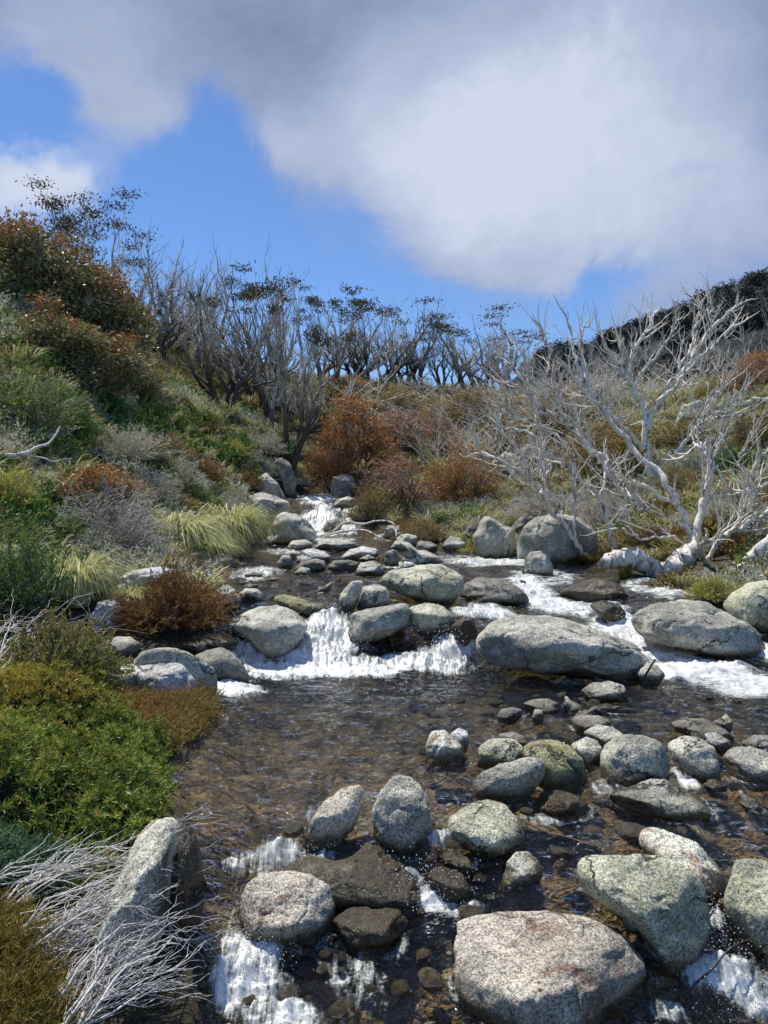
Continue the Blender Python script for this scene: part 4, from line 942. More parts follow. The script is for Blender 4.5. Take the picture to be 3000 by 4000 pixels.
TREES = [  # key, px, D, py top, width px, label, group
 ('gum_umbrella',200,36,402,250,'tall snow gum with a dark umbrella crown on the left skyline',None),
 ('gum_tuft_b',20,33,458,120,'round crowned snow gum at the left edge of the skyline',None),
 ('gum_bare_d',62,34,448,80,'bare antlered snow gum beside the round crowned one on the left skyline',None),
 ('gum_bare_a',285,39,492,150,'bare snow gum right of the umbrella crowned one',None),
 ('gum_bare_c',392,43,512,150,None,LEFT),('gum_bare_a',325,41,540,140,None,LEFT),
 ('gum_lean',318,35,560,190,'white barked snow gum leaning right on the left slope',None),
 ('gum_bare_d',366,34,578,95,'dark snow gum standing just right of the white leaning one',None),
 ('gum_bare_b',425,40,530,150,None,LEFT),('gum_bare_a',470,35,555,170,None,LEFT),('gum_bare_c',482,31,572,190,'big dark stemmed snow gum in front of the left stand',None),
 ('gum_bare_b',512,34,566,190,None,LEFT),('gum_tuft_a',546,37,560,170,'snow gum with the highest leaf tufts of the left stand',None),('gum_bare_a',575,38,590,160,None,LEFT),
 ('gum_tuft_b',592,36,578,190,'snow gum with a flat leafy top at the right end of the left stand',None),('gum_bare_b',585,29.5,612,110,'slim crooked snow gum on the slope above the gorge',None),
 ('gum_tuft_a',626,29,588,180,'tall dark snow gum rooted on the cliff block beside the gorge',None),('gum_bare_b',660,31,592,120,'pale straight snow gum right of the tall dark one by the gorge',None),
 ('gum_tuft_b',700,43,632,110,None,MIDL),('gum_bare_a',742,44,640,120,None,MIDL),('gum_tuft_b',800,46,638,210,'spreading snow gum with a wide thin crown on the saddle',None),('gum_bare_b',840,46,634,150,None,MIDL),
 ('gum_tuft_a',905,46,682,110,None,MIDL),('gum_tuft_b',962,46,690,170,'snow gum with a rusty crown patch on the saddle',None),('gum_bare_a',1015,47,668,110,None,MIDL),('gum_tuft_c',1092,45,670,110,'round topped snow gum at the right end of the saddle',None),
 ('gum_tuft_c',900,44,790,70,'small bushy snow gum low on the saddle',None),('gum_bare_c',1050,46,690,100,None,MIDL),('gum_bare_c',870,47,660,110,None,MIDL),('gum_bare_b',690,46,680,120,None,MIDL),('gum_bare_c',770,47,668,130,None,MIDL),
 ('gum_pale_a',700,36,770,190,'tangle of bare grey gum limbs in the hollow behind the gorge',None),('gum_pale_b',755,38,760,170,'bare grey gum left of the orange crown in the hollow',None),
 ('gum_pale_a',880,37,850,150,None,PALE),('gum_pale_b',940,36,850,150,None,PALE),('gum_bare_c',990,40,815,130,None,PALE),('gum_pale_a',1035,38,800,150,None,PALE),('gum_pale_b',1090,36,790,160,None,PALE),('gum_bare_c',1060,33,830,140,None,PALE),
 ('gum_pale_b',1150,36,770,160,None,PALE),('gum_pale_a',1195,38,752,150,None,PALE),('gum_pale_b',1240,40,758,150,None,PALE),('gum_pale_a',1290,40,760,150,None,PALE),('gum_pale_b',1330,38,770,140,None,PALE),('gum_bare_c',1130,32,840,150,None,PALE),('gum_pale_a',1185,33,820,150,None,PALE),
 ('gum_pale_a',1100,27,880,170,None,PALE),('gum_pale_b',1160,26,880,170,None,PALE),('gum_pale_b',1290,30,830,170,None,PALE),('gum_pale_a',1350,33,800,160,None,PALE),('gum_pale_b',1050,30,860,170,None,PALE),('gum_pale_a',960,31,860,170,None,PALE),('gum_bare_c',1200,31,800,170,None,PALE),('gum_bare_c',1270,34,780,170,None,PALE),
 ('gum_pale_b',1530,36,715,150,'low spreading bleached gum high on the right slope',None),('gum_pale_a',1440,38,790,120,None,PALE),('gum_bare_a',1640,75,592,110,'bare tree high on the right skyline at the edge of the photo',None),
]
FEET = {318: 768, 366: 800, 425: 800, 452: 812, 470: 850, 482: 895, 512: 868, 546: 862, 533: 880, 532: 880, 575: 905, 592: 880, 392: 772, 585: 938, 660: 915, 345: 742, 325: 770}
for key, px, D, py, wpx, lab, grp in TREES:
    if px in FEET and grp != MIDL and grp != PALE:
        pos = sit(px, FEET[px]); D = float(pos[1])
    else: pos = base_at(px, D)
    top = at(px, py, D)[2]; h = max(1.2, top - pos[2]); w0, h0 = DIM[key]
    sx = wpx * D / FPX / w0; h *= 1.06 if grp in (LEFT, MIDL) else 1.0; sx = max(sx * (1.5 if grp == MIDL else 1.35 if key != 'gum_umbrella' else 1.1), .5 * h / h0)
    if grp == LEFT: lab = 'thin bare grey snow gum in the crowded stand on the left slope'
    elif grp == MIDL: lab = 'dark stemmed snow gum against the sky on the saddle behind the falls'
    elif grp == PALE: lab = 'bleached dead gum in the thicket behind the big dead tree'
    put('snow_gum', key, pos, (sx, sx, h / h0), (RG.random() * 6.28 if key != 'gum_lean' else 0), lab, 'tree', grp)

# ------------------------------------------------------------------ the dead trees on the right bank, limb by limb
def cr_spline(P, n):
    P = np.asarray(P, float); Q = np.vstack([2 * P[0] - P[1], P, 2 * P[-1] - P[-2]]); m = len(P) - 1
    out = []
    for t in np.linspace(0, m - 1e-6, n):
        i = int(t); f = t - i; a, b, c, d = Q[i:i + 4]
        out.append(.5 * ((2 * b) + (c - a) * f + (2 * a - 5 * b + 4 * c - d) * f * f + (3 * b - a - 3 * c + d) * f ** 3))
    return np.array(out)
def limb_tree(name, seed, D0, limbs, label, bark, twigs=4, tw_len=.75, cat='dead tree', Z='T'):
    rng = np.random.default_rng(seed); known = []; root = None
    spec = dict(lev=1, kids=[3], t0=[.25], ang=(.35, .8), len=(.4, .7), rk=.7, wig=.15, up=.06, lift=.12, ext=.55)
    for li, (pts, r0, r1, dz) in enumerate(limbs):
        px = np.array(conv(Z, pts), float); n = max(10, 4 * len(px))
        C = cr_spline(px, n)
        C[1:] += rng.normal(0, 2.6, (n - 1, 2))
        if known:
            K = np.concatenate(known); j = np.argmin(np.hypot(K[:, 0] - C[0, 0], K[:, 1] - C[0, 1])); ds = K[j, 2]
        else: ds = D0
        D = ds + dz * np.linspace(0, 1, n) ** .9 + np.cumsum(rng.normal(0, .02, n))
        known.append(np.c_[C, D])
        P = np.array([at(c[0], c[1], d) for c, d in zip(C, D)])
        R = (r1 * 1.5 + (r0 * .7 - r1 * 1.5) * np.linspace(1, 0, n) ** 1.2) * .5 * D / FPX * (1 + .12 * rng.normal(size=n)); R[0] *= 1.15
        if root is None:
            root = empty(name, tuple(P[0])); tag(root, label, cat); org = P[0].copy()
        g = Geo(); tubes(g, P - org, R, 8)
        lines = []; T = np.gradient(P, axis=0); T = unit(T); Ltot = np.linalg.norm(np.diff(P, axis=0), axis=1).sum()
        m = int(twigs * 1.5 * min(1.6, Ltot / 1.6))
        for q in range(m):
            t = .25 + .75 * rng.random(); x = t * (n - 1); i = min(int(x), n - 2); f = x - i
            p = P[i] * (1 - f) + P[i + 1] * f; d = T[i]
            ax = unit(np.cross(d, rng.normal(size=3))); an = rng.uniform(.3, .9); nd = d * math.cos(an) + np.cross(ax, d) * math.sin(an); nd[2] += .2; nd = nd / np.linalg.norm(nd)
            grow(rng, p, nd, tw_len * rng.uniform(.5, 1.3), min(R[i] * .6, .028), 0, spec, lines, [])
        tip = []; grow(rng, P[-2], unit(P[-1] - P[-2]), tw_len * .8, R[-1] * .9, 0, spec, tip, []); lines += tip
        tubes_of(g, [(p - org, np.maximum(r, .004)) for p, r, l in lines], 4)
        link('trunk' if li == 0 else 'branch', g.mesh('limb', bark), root)
    return root
DT2 = sit(1417, 1056)[1]; DT4 = sit(1335, 1064)[1]; DT1 = sit(1523, 1222)[1]; DT3 = sit(1330, 1212)[1]
limb_tree('dead_snow_gum', 3, DT1, [
 ([(1335,1815),(1290,1740),(1255,1660),(1215,1570),(1150,1430),(1080,1310),(960,1220),(880,1110),(800,1010),(700,880),(640,760),(610,650),(585,510)], 27, 4, 2.2),
 ([(1265,1690),(1285,1560),(1320,1440),(1350,1340),(1345,1240),(1310,1180),(1280,1150)], 26, 8, .8),
 ([(1260,1740),(1170,1670),(1060,1660),(960,1655),(860,1605)], 9, 3, -.6),
 ([(1235,1610),(1120,1550),(950,1490),(870,1410),(850,1370)], 11, 4, -.5),
 ([(1180,1490),(1100,1440),(970,1370),(880,1340),(770,1270),(690,1180),(640,1050)], 13, 4, -.4),
 ([(1330,1820),(1370,1710),(1450,1640),(1550,1590),(1700,1500)], 17, 7, -.3),
 ([(1290,1720),(1400,1660),(1500,1590),(1560,1480),(1570,1340),(1610,1230),(1680,1170)], 17, 6, -.8),
 ([(1300,1470),(1400,1440),(1520,1420),(1600,1390),(1700,1340)], 12, 5, .3),
 ([(1345,1300),(1390,1280),(1420,1370),(1460,1450),(1530,1480)], 9, 3, -.4),
 ([(1310,1180),(1330,1120),(1290,1060),(1330,1000)], 8, 3, .4),
 ([(1350,1240),(1400,1140),(1410,1060)], 8, 3, .3),
 ([(1560,1400),(1540,1300),(1500,1250),(1530,1170)], 10, 3, -.3),
 ([(1090,1450),(1000,1460),(930,1440),(870,1380)], 8, 3, .5),
 ([(1340,1830),(1300,1760),(1280,1700)], 15, 9, -.5),
], 'big bleached dead snow gum with twisted white limbs on the right bank', BK_WHITE)
limb_tree('dead_snow_gum', 4, DT2, [
 ([(1055,1380),(1020,1260),(1005,1100),(985,980),(940,860),(900,790),(830,690),(760,570)], 25, 4, 1.0),
 ([(1003,1080),(1060,950),(1130,840),(1210,740),(1290,620),(1380,500),(1490,410)], 19, 5, .6),
 ([(1040,980),(1100,900),(1190,800),(1300,680),(1400,600),(1470,500)], 15, 4, -.5),
 ([(960,920),(925,840),(905,730),(960,610),(1010,540),(1040,460)], 14, 4, .8),
 ([(1130,840),(1180,740),(1250,640),(1270,520),(1295,400)], 11, 4, .9),
 ([(1250,680),(1330,560),(1350,470),(1365,410)], 8, 3, .3),
 ([(985,1180),(900,1080),(800,990),(720,930),(640,830),(560,720),(450,590),(440,560)], 15, 4, -.8),
 ([(1040,1290),(1120,1220),(1195,1170),(1260,1090),(1400,980),(1540,925),(1680,905)], 12, 6, -1.2),
 ([(1240,1110),(1300,1010),(1370,900),(1410,840)], 7, 3, -.3),
 ([(900,800),(890,700),(860,620),(880,590)], 8, 3, .5),
 ([(930,860),(1000,740),(1080,640),(1140,560),(1160,480)], 10, 3, -.6),
 ([(760,960),(700,840),(680,740),(640,640),(650,560),(690,500)], 9, 3, .6),
 ([(1300,1060),(1400,1010),(1530,990)], 7, 4, -.4),
], 'tall fan shaped dead snow gum behind the big bleached one', BK_WHITE, twigs=5)
limb_tree('dead_snow_gum', 5, DT3, [
 ([(838,1815),(830,1730),(800,1600),(770,1480),(745,1430),(680,1370),(600,1300),(530,1240),(470,1200),(400,1120),(330,1080),(210,1060)], 17, 3, .8),
 ([(750,1440),(775,1330),(790,1230),(700,1190)], 10, 5, .5),
 ([(612,1310),(595,1210),(560,1150),(500,1090),(430,1050),(400,1050)], 9, 3, .4),
 ([(780,1830),(700,1780),(640,1720),(590,1640),(510,1530),(440,1430),(390,1370),(330,1300),(220,1250),(120,1200),(70,1090)], 18, 3, -.7),
 ([(612,1660),(612,1540),(608,1420),(600,1320),(590,1240)], 8, 3, -.2),
 ([(545,1580),(540,1500),(480,1420),(460,1340),(490,1270)], 8, 3, .4),
 ([(390,1380),(330,1220),(250,1120),(190,1050)], 8, 3, -.4),
 ([(440,1430),(440,1330),(420,1210),(360,1110)], 7, 3, .5),
], 'slender two stemmed dead gum leaning left over the water', BK_WHITE, twigs=4, tw_len=.6)
limb_tree('dead_snow_gum', 6, DT4, [
 ([(850,1400),(780,1250),(700,1170),(620,1090),(520,1010),(420,950),(340,870),(270,820),(180,800),(80,690)], 15, 3, 1.0),
 ([(430,960),(370,870),(310,770),(240,690),(230,640)], 10, 3, .3),
 ([(560,1040),(500,930),(430,860),(360,740),(340,670)], 9, 3, -.5),
 ([(620,1090),(560,1000),(520,900),(480,800),(470,720)], 8, 3, .6),
 ([(700,1170),(680,1050),(650,950),(660,860)], 9, 3, -.4),
 ([(480,990),(400,1000),(300,1020),(200,960)], 7, 3, -.3),
], 'dead gum with long pale limbs sweeping up to the left', BK_WHITE, twigs=5)
def log_thing(name, Z, pts, r, D, label, bark, cat='log', k=10, depth=None):
    px = np.array(conv(Z, pts), float); n = max(12, 5 * len(px)); C = cr_spline(px, n)
    Ds = np.interp(np.linspace(0, 1, n), np.linspace(0, 1, len(D)), D) if hasattr(D, '__len__') else np.full(n, D)
    P = np.array([at(c[0], c[1], d) for c, d in zip(C, Ds)]); R = np.interp(np.linspace(0, 1, n), np.linspace(0, 1, len(r)), r) * (.6 if Z == 'T' else .5) * Ds / FPX
    rng = np.random.default_rng(len(pts) * 7 + int(px[0, 0])); R = R * (1 + (.09 if Z == 'T' else .1) * rng.normal(size=n)); P[1:-1] += rng.normal(size=(n - 2, 3)) * R[1:-1, None] * .1
    g = Geo(); tubes(g, P - P[0], R, k)
    return tag(link(name, g.mesh(name, bark), None, tuple(P[0])), label, cat)
log_thing('fallen_log', 'T', [(755,1795),(800,1785),(870,1770),(930,1765),(990,1800),(1060,1835),(1120,1840),(1180,1800),(1240,1730),(1290,1690)], [12,30,36,42,36,33,40,42,30,18], 14.6, 'thick bleached log lying along the waterline between the two white trees', BK_WHITE, k=16)
log_thing('leaning_trunk', 'T', [(1500,1860),(1560,1790),(1620,1720),(1720,1630)], [22,26,22,18], DT1 - 1.6, 'dark and white trunk leaning out of the right edge above the boulder', BK_WHITE, k=12)
log_thing('fallen_branch', 'C', [(30,128),(120,125),(190,108),(250,75),(310,55),(360,0),(390,-60)], [7,8,8,7,5,4,3], [9.8,9.9,10,10.1,10.2,10.3,10.4], 'smooth white fallen branch at the left edge among the shrubs', BK_WHITE, 'branch')
log_thing('fallen_branch', 'C', [(180,130),(290,150),(340,170),(420,155),(470,150)], [3,3,3,2,1.5], 10, 'thin grey branch below the smooth white one', BK_WHITE, 'branch')
EZ = [23, 22.6, 22.2]
log_thing('driftwood', 'E', [(620,545),(690,520),(760,470),(850,480),(930,463),(1000,468),(1030,500),(1035,550)], [4,5,5,5,4,3.5,3,2], [22.6,22.4,22.2,22.0,21.8,21.6,21.4,21.0], 'forked white driftwood branch stranded below the upper falls', BK_WHITE, 'branch')
log_thing('driftwood', 'E', [(640,545),(720,525),(820,512),(880,518),(950,555)], [4,5,4.5,3.5,2], [22.0,22.0,22.0,21.7,21.3], 'lower straight piece of white driftwood below the upper falls', BK_WHITE, 'branch')
def stick(pts, Z, r, zs, label, bark):
    px = np.array(conv(Z, pts), float); C = cr_spline(px, 14)
    zz = np.interp(np.linspace(0, 1, 14), np.linspace(0, 1, len(zs)), zs)
    b = hit(surf, *px[0]); P = []
    for (x, y), dz in zip(C, zz):
        h = hit(surf, x, y + dz * FPX / b[1]); P.append(h + np.array([0, 0, dz]))
    P = np.array(P); g = Geo(); tubes(g, P - P[0], np.linspace(r, r * .4, 14), 6)
    return tag(link('stick', g.mesh('stick', bark), None, tuple(P[0])), label, 'stick')
stick([(1320,1640),(1340,1600),(1400,1545),(1440,1500),(1470,1460),(1520,1420),(1580,1398)], 'B', .009, [.02,.06,.1,.13,.15,.14,.1], 'crooked black stick poking out of the foam at lower right', BK_DARK)
stick([(590,885),(640,910),(700,940),(800,965),(905,1000)], 'B', .007, [.04,.03,.02,.02,.01], 'thin reddish stick lying in the shallows beside the boulder with the curled crack', BK_RED)
stick([(980,1335),(1000,1290),(1040,1230),(1050,1222)], 'G', .018, [.0,.15,.4,.42], 'short dark stick leaning against the broken block of the whale backed slab', BK_DARK)

# ------------------------------------------------------------------ shrubs as things
def kind(key, fol, g, s, stem): plant_meshes(key, ('foliage', g, fol, False), ('stem', s, stem, True))
for v in (0, 1, 2):
    kind(f'gum_dark{v}', LF_GUM, *gum_bush(20 + v, 1.3, 2.4, 80, 140, .15, .06, .2), BK_WHITE)
    kind(f'gum_flame{v}', LF_FLAME, *gum_bush(25 + v, 1.3, 2.2, 80, 110, .17, .07, .2), BK_WHITE)
    kind(f'gum_orange{v}', LF_ORANGE, *gum_bush(30 + v, 1.3, 2.5, 85, 70, .10, .045, .22, stem_r=.04, cfr=.15), BK_GREY)
    kind(f'gum_pink{v}', LF_PINK, *gum_bush(40 + v, 1.2, 2.3, 70, 40, .09, .04, .3, stem_r=.04, hang=.2, cfr=.14), BK_GREY)
    kind(f'gum_olive{v}', LF_OLIVE, *gum_bush(50 + v, 1.1, 2.0, 65, 65, .10, .045, .2, cfr=.17), BK_GREY)
    kind(f'green{v}', LF_GREEN, *sprig_bush(60 + v, .8, .9, 420, 22, .055, .024), BK_TWIG)
    kind(f'dkgreen{v}', LF_DKGREEN, *sprig_bush(70 + v, .8, 1.0, 480, 24, .06, .022), BK_TWIG)
    kind(f'yellow{v}', LF_YELLOW, *sprig_bush(80 + v, .7, .6, 380, 20, .05, .018), BK_TWIG)
    kind(f'silver{v}', LF_SILVER, *sprig_bush(90 + v, .8, .8, 420, 18, .05, .014, stem_r=.006), BK_TWIG)
    kind(f'rust{v}', LF_RUST, *sprig_bush(110 + v, .7, .7, 430, 22, .045, .014, stem_r=.005), BK_RED)
    kind(f'oliveh{v}', LF_OLIVE, *sprig_bush(120 + v, .8, .8, 420, 22, .05, .022), BK_TWIG)
    plant_meshes(f'twig{v}', ('twig', twig_bush(130 + v, .9, .9, 170, 9, .008), BK_TWIG, True))
    plant_meshes(f'tuss{v}', ('blade', tussock(140 + v, .75, .55, 950, .009, 1.15), LF_STRAW, False))
    plant_meshes(f'sedge{v}', ('blade', tussock(150 + v, .5, .4, 520, .005, .8), LF_SEDGE, False))
kind('redh', LF_REDH, *sprig_bush(161, .7, .5, 420, 22, .035, .011, stem_r=.005), BK_RED)
kind('bigorange', LF_ORGR, *sprig_bush(171, .8, .8, 760, 34, .036, .024, stem_r=.007, t0=.5), BK_TWIG)
SHRUBS = [  # key, px, base py, width, height, name, label, D
 # left hillside gum thicket
 ('gum_dark0',55,800,230,250,'gum_shrub','dense gum with orange tipped leaves at the left edge under the skyline',24),
 ('gum_dark1',150,790,210,270,'gum_shrub','tallest dark rounded gum of the left thicket',25),
 ('gum_dark2',235,800,170,230,'gum_shrub','rounded gum at the right end of the dark left thicket',26),
 ('gum_flame0',20,700,150,180,'gum_shrub','gum with red brown leaves at the upper left edge',27),
 ('gum_dark1',120,850,190,170,'gum_shrub','lower gum in front of the tallest dark rounded one',21),
 ('gum_dark2',200,860,180,160,'gum_shrub','gum bush with pale stems low in the left thicket',21.5),
 ('gum_dark1',270,850,140,160,'gum_shrub','small dark gum below the white leaning tree',24),
 ('gum_flame1',210,962,185,150,'gum_shrub','low gum ablaze with orange new leaves on the left slope',14),
 ('gum_dark0',325,905,90,90,'gum_shrub','little grey leaved gum right of the orange topped bush',19),
 ('gum_orange0',35,545,90,60,'gum_shrub','small orange gum on the left skyline',29),
 # gums by the falls
 ('gum_orange0',765,1060,190,210,'gum_shrub','large orange leaved gum beside the upper falls',30),
 ('gum_orange2',720,1060,110,150,'gum_shrub','orange brown gum leaning over the gorge head',29),
 ('gum_pink0',865,1112,170,165,'gum_shrub','pinkish red gum with many pale stems at the far bank',25.5),
 ('gum_orange1',1000,1112,145,165,'gum_shrub','rusty orange gum standing on the far bank right of the pinkish one',25.5),
 ('gum_pink1',910,960,170,130,'gum_shrub','thin leaved grey pink gum above the pinkish red one',33),
 ('gum_orange1',830,930,140,90,'gum_shrub','orange gum crown glowing behind the thin grey pink gum',34),
 ('gum_olive0',1100,930,150,140,'gum_shrub','brown leaved gum in the shade left of the fan shaped dead tree',32),
 ('gum_olive1',1020,940,130,110,'gum_shrub','brownish gum at the foot of the saddle',36),
 ('gum_olive2',1310,1035,160,160,'gum_shrub','gum with olive and orange leaves behind the fan shaped dead tree',25),
 ('gum_olive1',1160,935,150,100,'gum_shrub','brown shaded gum under the bleached thicket',31),('gum_olive2',1240,925,150,100,'gum_shrub','dark brown gum behind the sweeping pale limbs',33),('gum_olive0',980,900,140,100,'gum_shrub','brown gum under the saddle trees',37),('gum_olive1',860,880,140,80,'gum_shrub','dark olive gum below the spreading saddle tree',39),('gum_dark0',760,860,150,80,'gum_shrub','dark gum scrub in the gap left of the spreading saddle tree',41),
 ('gum_orange2',1650,800,110,90,'gum_shrub','round orange gum at the right edge high on the slope',31),
 ('gum_pink2',1625,870,110,95,'gum_shrub','pink topped gum below the round orange one at the right edge',28),
 ('gum_olive0',1640,980,110,110,'gum_shrub','olive brown gum at the right edge of the slope',22),
 ('gum_olive1',1560,850,110,70,'gum_shrub','yellowish gum left of the pink topped one',30),
 # left bank shrubs
 ('green0',60,925,190,150,'heath_shrub','bright green dense shrub at the left edge of the slope',None),
 ('dkgreen1',140,935,120,120,'heath_shrub','dark green shrub under the orange topped gum',None),
 ('dkgreen0',20,1310,210,200,'heath_shrub','very dark green shrub at the left edge beside the pale tussock',None),
 ('green1',30,1190,140,90,'heath_shrub','fresh green shrub at the left edge above the very dark one',None),
 ('yellow0',15,1095,120,110,'heath_shrub','yellow green shrub glowing at the left edge',None),
 ('bigorange',115,1440,250,190,'heath_shrub','orange and green small leaved bush sprawling from the left edge',7.6),
 ('twig0',235,1185,240,190,'twig_shrub','large bare grey brown twiggy shrub arching on the left bank',None),
 ('twig1',330,1090,130,90,'twig_shrub','grey twiggy shrub behind the largest bare one',None),
 ('silver0',270,1010,160,90,'heath_shrub','silver grey shrub above the large bare twiggy one',None),
 ('silver1',370,1065,130,90,'heath_shrub','silver shrub beside the green one on the left bank',None),
 ('green2',420,1110,70,75,'heath_shrub','upright bright green shrub left of the silver bush by the water',None),
 ('silver2',495,1135,130,100,'heath_shrub','dull silver bush behind the tussocks at the waterline',None),
 ('dkgreen2',300,985,110,90,'heath_shrub','deep green shrub in the middle of the left slope',None),
 ('oliveh0',370,1000,120,80,'heath_shrub','olive shrub on the left slope left of the gorge',None),
 ('rust0',430,1045,120,70,'heath_shrub','rust brown shrub on the left slope above the silver bush',None),
 ('rust1',520,1040,90,60,'heath_shrub','brown heath just left of the cliff block',None),
 ('yellow1',505,1000,80,60,'heath_shrub','mossy yellow green shrub on the slope above the brown heath',None),
 ('silver0',570,985,90,60,'heath_shrub','silver shrub at the foot of the slim crooked gum',None),
 ('silver1',590,1030,70,50,'heath_shrub','small silver shrub beside the cliff block',None),
 ('dkgreen0',680,930,70,60,'heath_shrub','dark green bush behind the tall dark gum by the gorge',None),
 ('rust2',380,1370,240,170,'heath_shrub','large rust and green heath bush spreading over the rocks on the left bank',10.6),
 ('rust0',425,1270,140,90,'heath_shrub','olive brown heath behind the large rusty one',13),
 ('rust1',300,1370,100,80,'heath_shrub','brown heath at the left foot of the large rusty bush',10.3),
 ('rust2',245,1205,90,60,'heath_shrub','reddish heath beside the striped tussock',None),
 ('green0',205,1215,80,60,'heath_shrub','small fresh green bush behind the striped tussock',None),
 ('redh',850,1412,135,60,'heath_shrub','dark red heath growing at the foot of the wedge boulder',10.9),
 # far and right bank
 ('oliveh1',800,1120,90,85,'heath_shrub','olive green bush right of the brown and yellow rock',None),
 ('oliveh2',920,1165,110,55,'heath_shrub','low olive brown bush on the far waterline below the pinkish gum',None),
 ('rust0',875,1150,80,40,'heath_shrub','low brown grass bush behind the driftwood',None),
 ('silver1',950,1120,110,65,'heath_shrub','rounded silver grey shrub between the two red gums',None),
 ('dkgreen1',965,1150,80,50,'heath_shrub','dark shrub under the rounded silver one',None),
 ('dkgreen2',1090,990,110,50,'heath_shrub','dark green bush in the shade behind the dead gum with sweeping limbs',None),
 ('silver2',1160,1110,120,75,'twig_shrub','pale grey shrub behind the jagged pointed boulder',None),
 ('twig2',1200,1130,200,90,'twig_shrub','wide grey twiggy shrub draped over the big dull boulder',None),
 ('twig0',1300,1150,170,100,'twig_shrub','grey twiggy shrub behind the two stemmed dead gum',None),
 ('silver0',1330,1110,130,70,'heath_shrub','silver shrub behind the thick bleached log',None),
 ('oliveh0',1375,1190,130,55,'heath_shrub','olive and rust bush just behind the thick bleached log',None),
 ('rust1',1440,1180,110,60,'heath_shrub','rust tinted bush left of the big bleached tree',None),
 ('silver1',1580,1140,150,80,'heath_shrub','grey green shrub right of the big bleached tree',None),
 ('oliveh1',1640,1110,120,80,'heath_shrub','olive shrub at the right edge beyond the big bleached tree',None),
 ('dkgreen1',1600,1030,130,70,'heath_shrub','dark green bush on the right slope below the olive brown gum',None),
 ('yellow2',1540,1290,110,60,'heath_shrub','yellow olive heath at the foot of the big bleached tree',None),
 ('oliveh2',1490,960,150,60,'heath_shrub','olive heath on the right slope below the bald outcrop',None),
 ('silver2',1400,1080,120,60,'heath_shrub','pale silver heath behind the trunk of the fan shaped dead tree',None),
 ('oliveh0',1230,1000,120,60,'heath_shrub','straw olive heath behind the two stemmed gum',None),
 ('yellow0',1015,1195,60,25,'moss','bright yellow moss cushion beside the pale rock on the far waterline',None),
 ('silver0',1560,900,140,60,'heath_shrub','grey heath right of the bald outcrop',None),
 ('oliveh1',1480,1060,120,60,'heath_shrub','brown olive heath between the two largest dead trees',None),
]
SR = np.random.default_rng(5)
for key, px, py, w, h, nm, lab, D in SHRUBS:
    cat = {'gum_shrub': 'gum shrub', 'heath_shrub': 'shrub', 'twig_shrub': 'shrub', 'moss': 'moss'}[nm]
    put_px(nm, key, px, py, w, h, lab, cat, SR, D=D)
for key, px, py, w, h, lab, D in [
 ('tuss0',385,1200,210,100,'broad pale tussock drooping left of the waterline clump',None),('tuss1',500,1192,170,115,'tall pale tussock overhanging the water on the left bank',None),('tuss2',445,1206,140,75,'small pale tussock between the two larger ones',None),
 ('tuss1',165,1292,180,125,'striped green and straw tussock beside the very dark shrub',None),('tuss2',285,1292,100,60,'straw tussock growing on the flat pale rock',None),('tuss0',350,1205,90,40,'straw coloured tuft at the upper end of the pale tussocks',None),
 ('tuss0',655,1010,50,50,'hanging straw tuft on the right side of the cliff block',None),('tuss1',640,1045,40,50,'yellowed tuft below the hanging one beside the gorge',None),
 ('sedge0',1300,1470,135,48,'rust and green sedge tuft at the front of the whale backed slab',9.35),('sedge1',865,1305,50,42,'yellow sedge tuft between the round rocks and the slanted boulder',11.7),
 ('sedge2',1350,1262,45,55,'golden grass tuft hanging beside the bleached log',None),('sedge0',1275,1218,60,30,'rusty sedge at the foot of the two stemmed gum',None),('sedge1',1425,1185,40,30,'green grass tuft on top of the bleached log',None),
 ('tuss2',1290,1195,50,28,'small green grass tuft behind the two stemmed gum',None),('sedge2',1245,1215,60,25,'brown sedge left of the two stemmed gum at the waterline',None),('sedge0',700,1308,60,22,'dark sedge on the lip of the middle waterfall',11.5)]:
    put_px('grass_tussock', key, px, py, w, h, lab, 'grass tussock', SR, D=D)
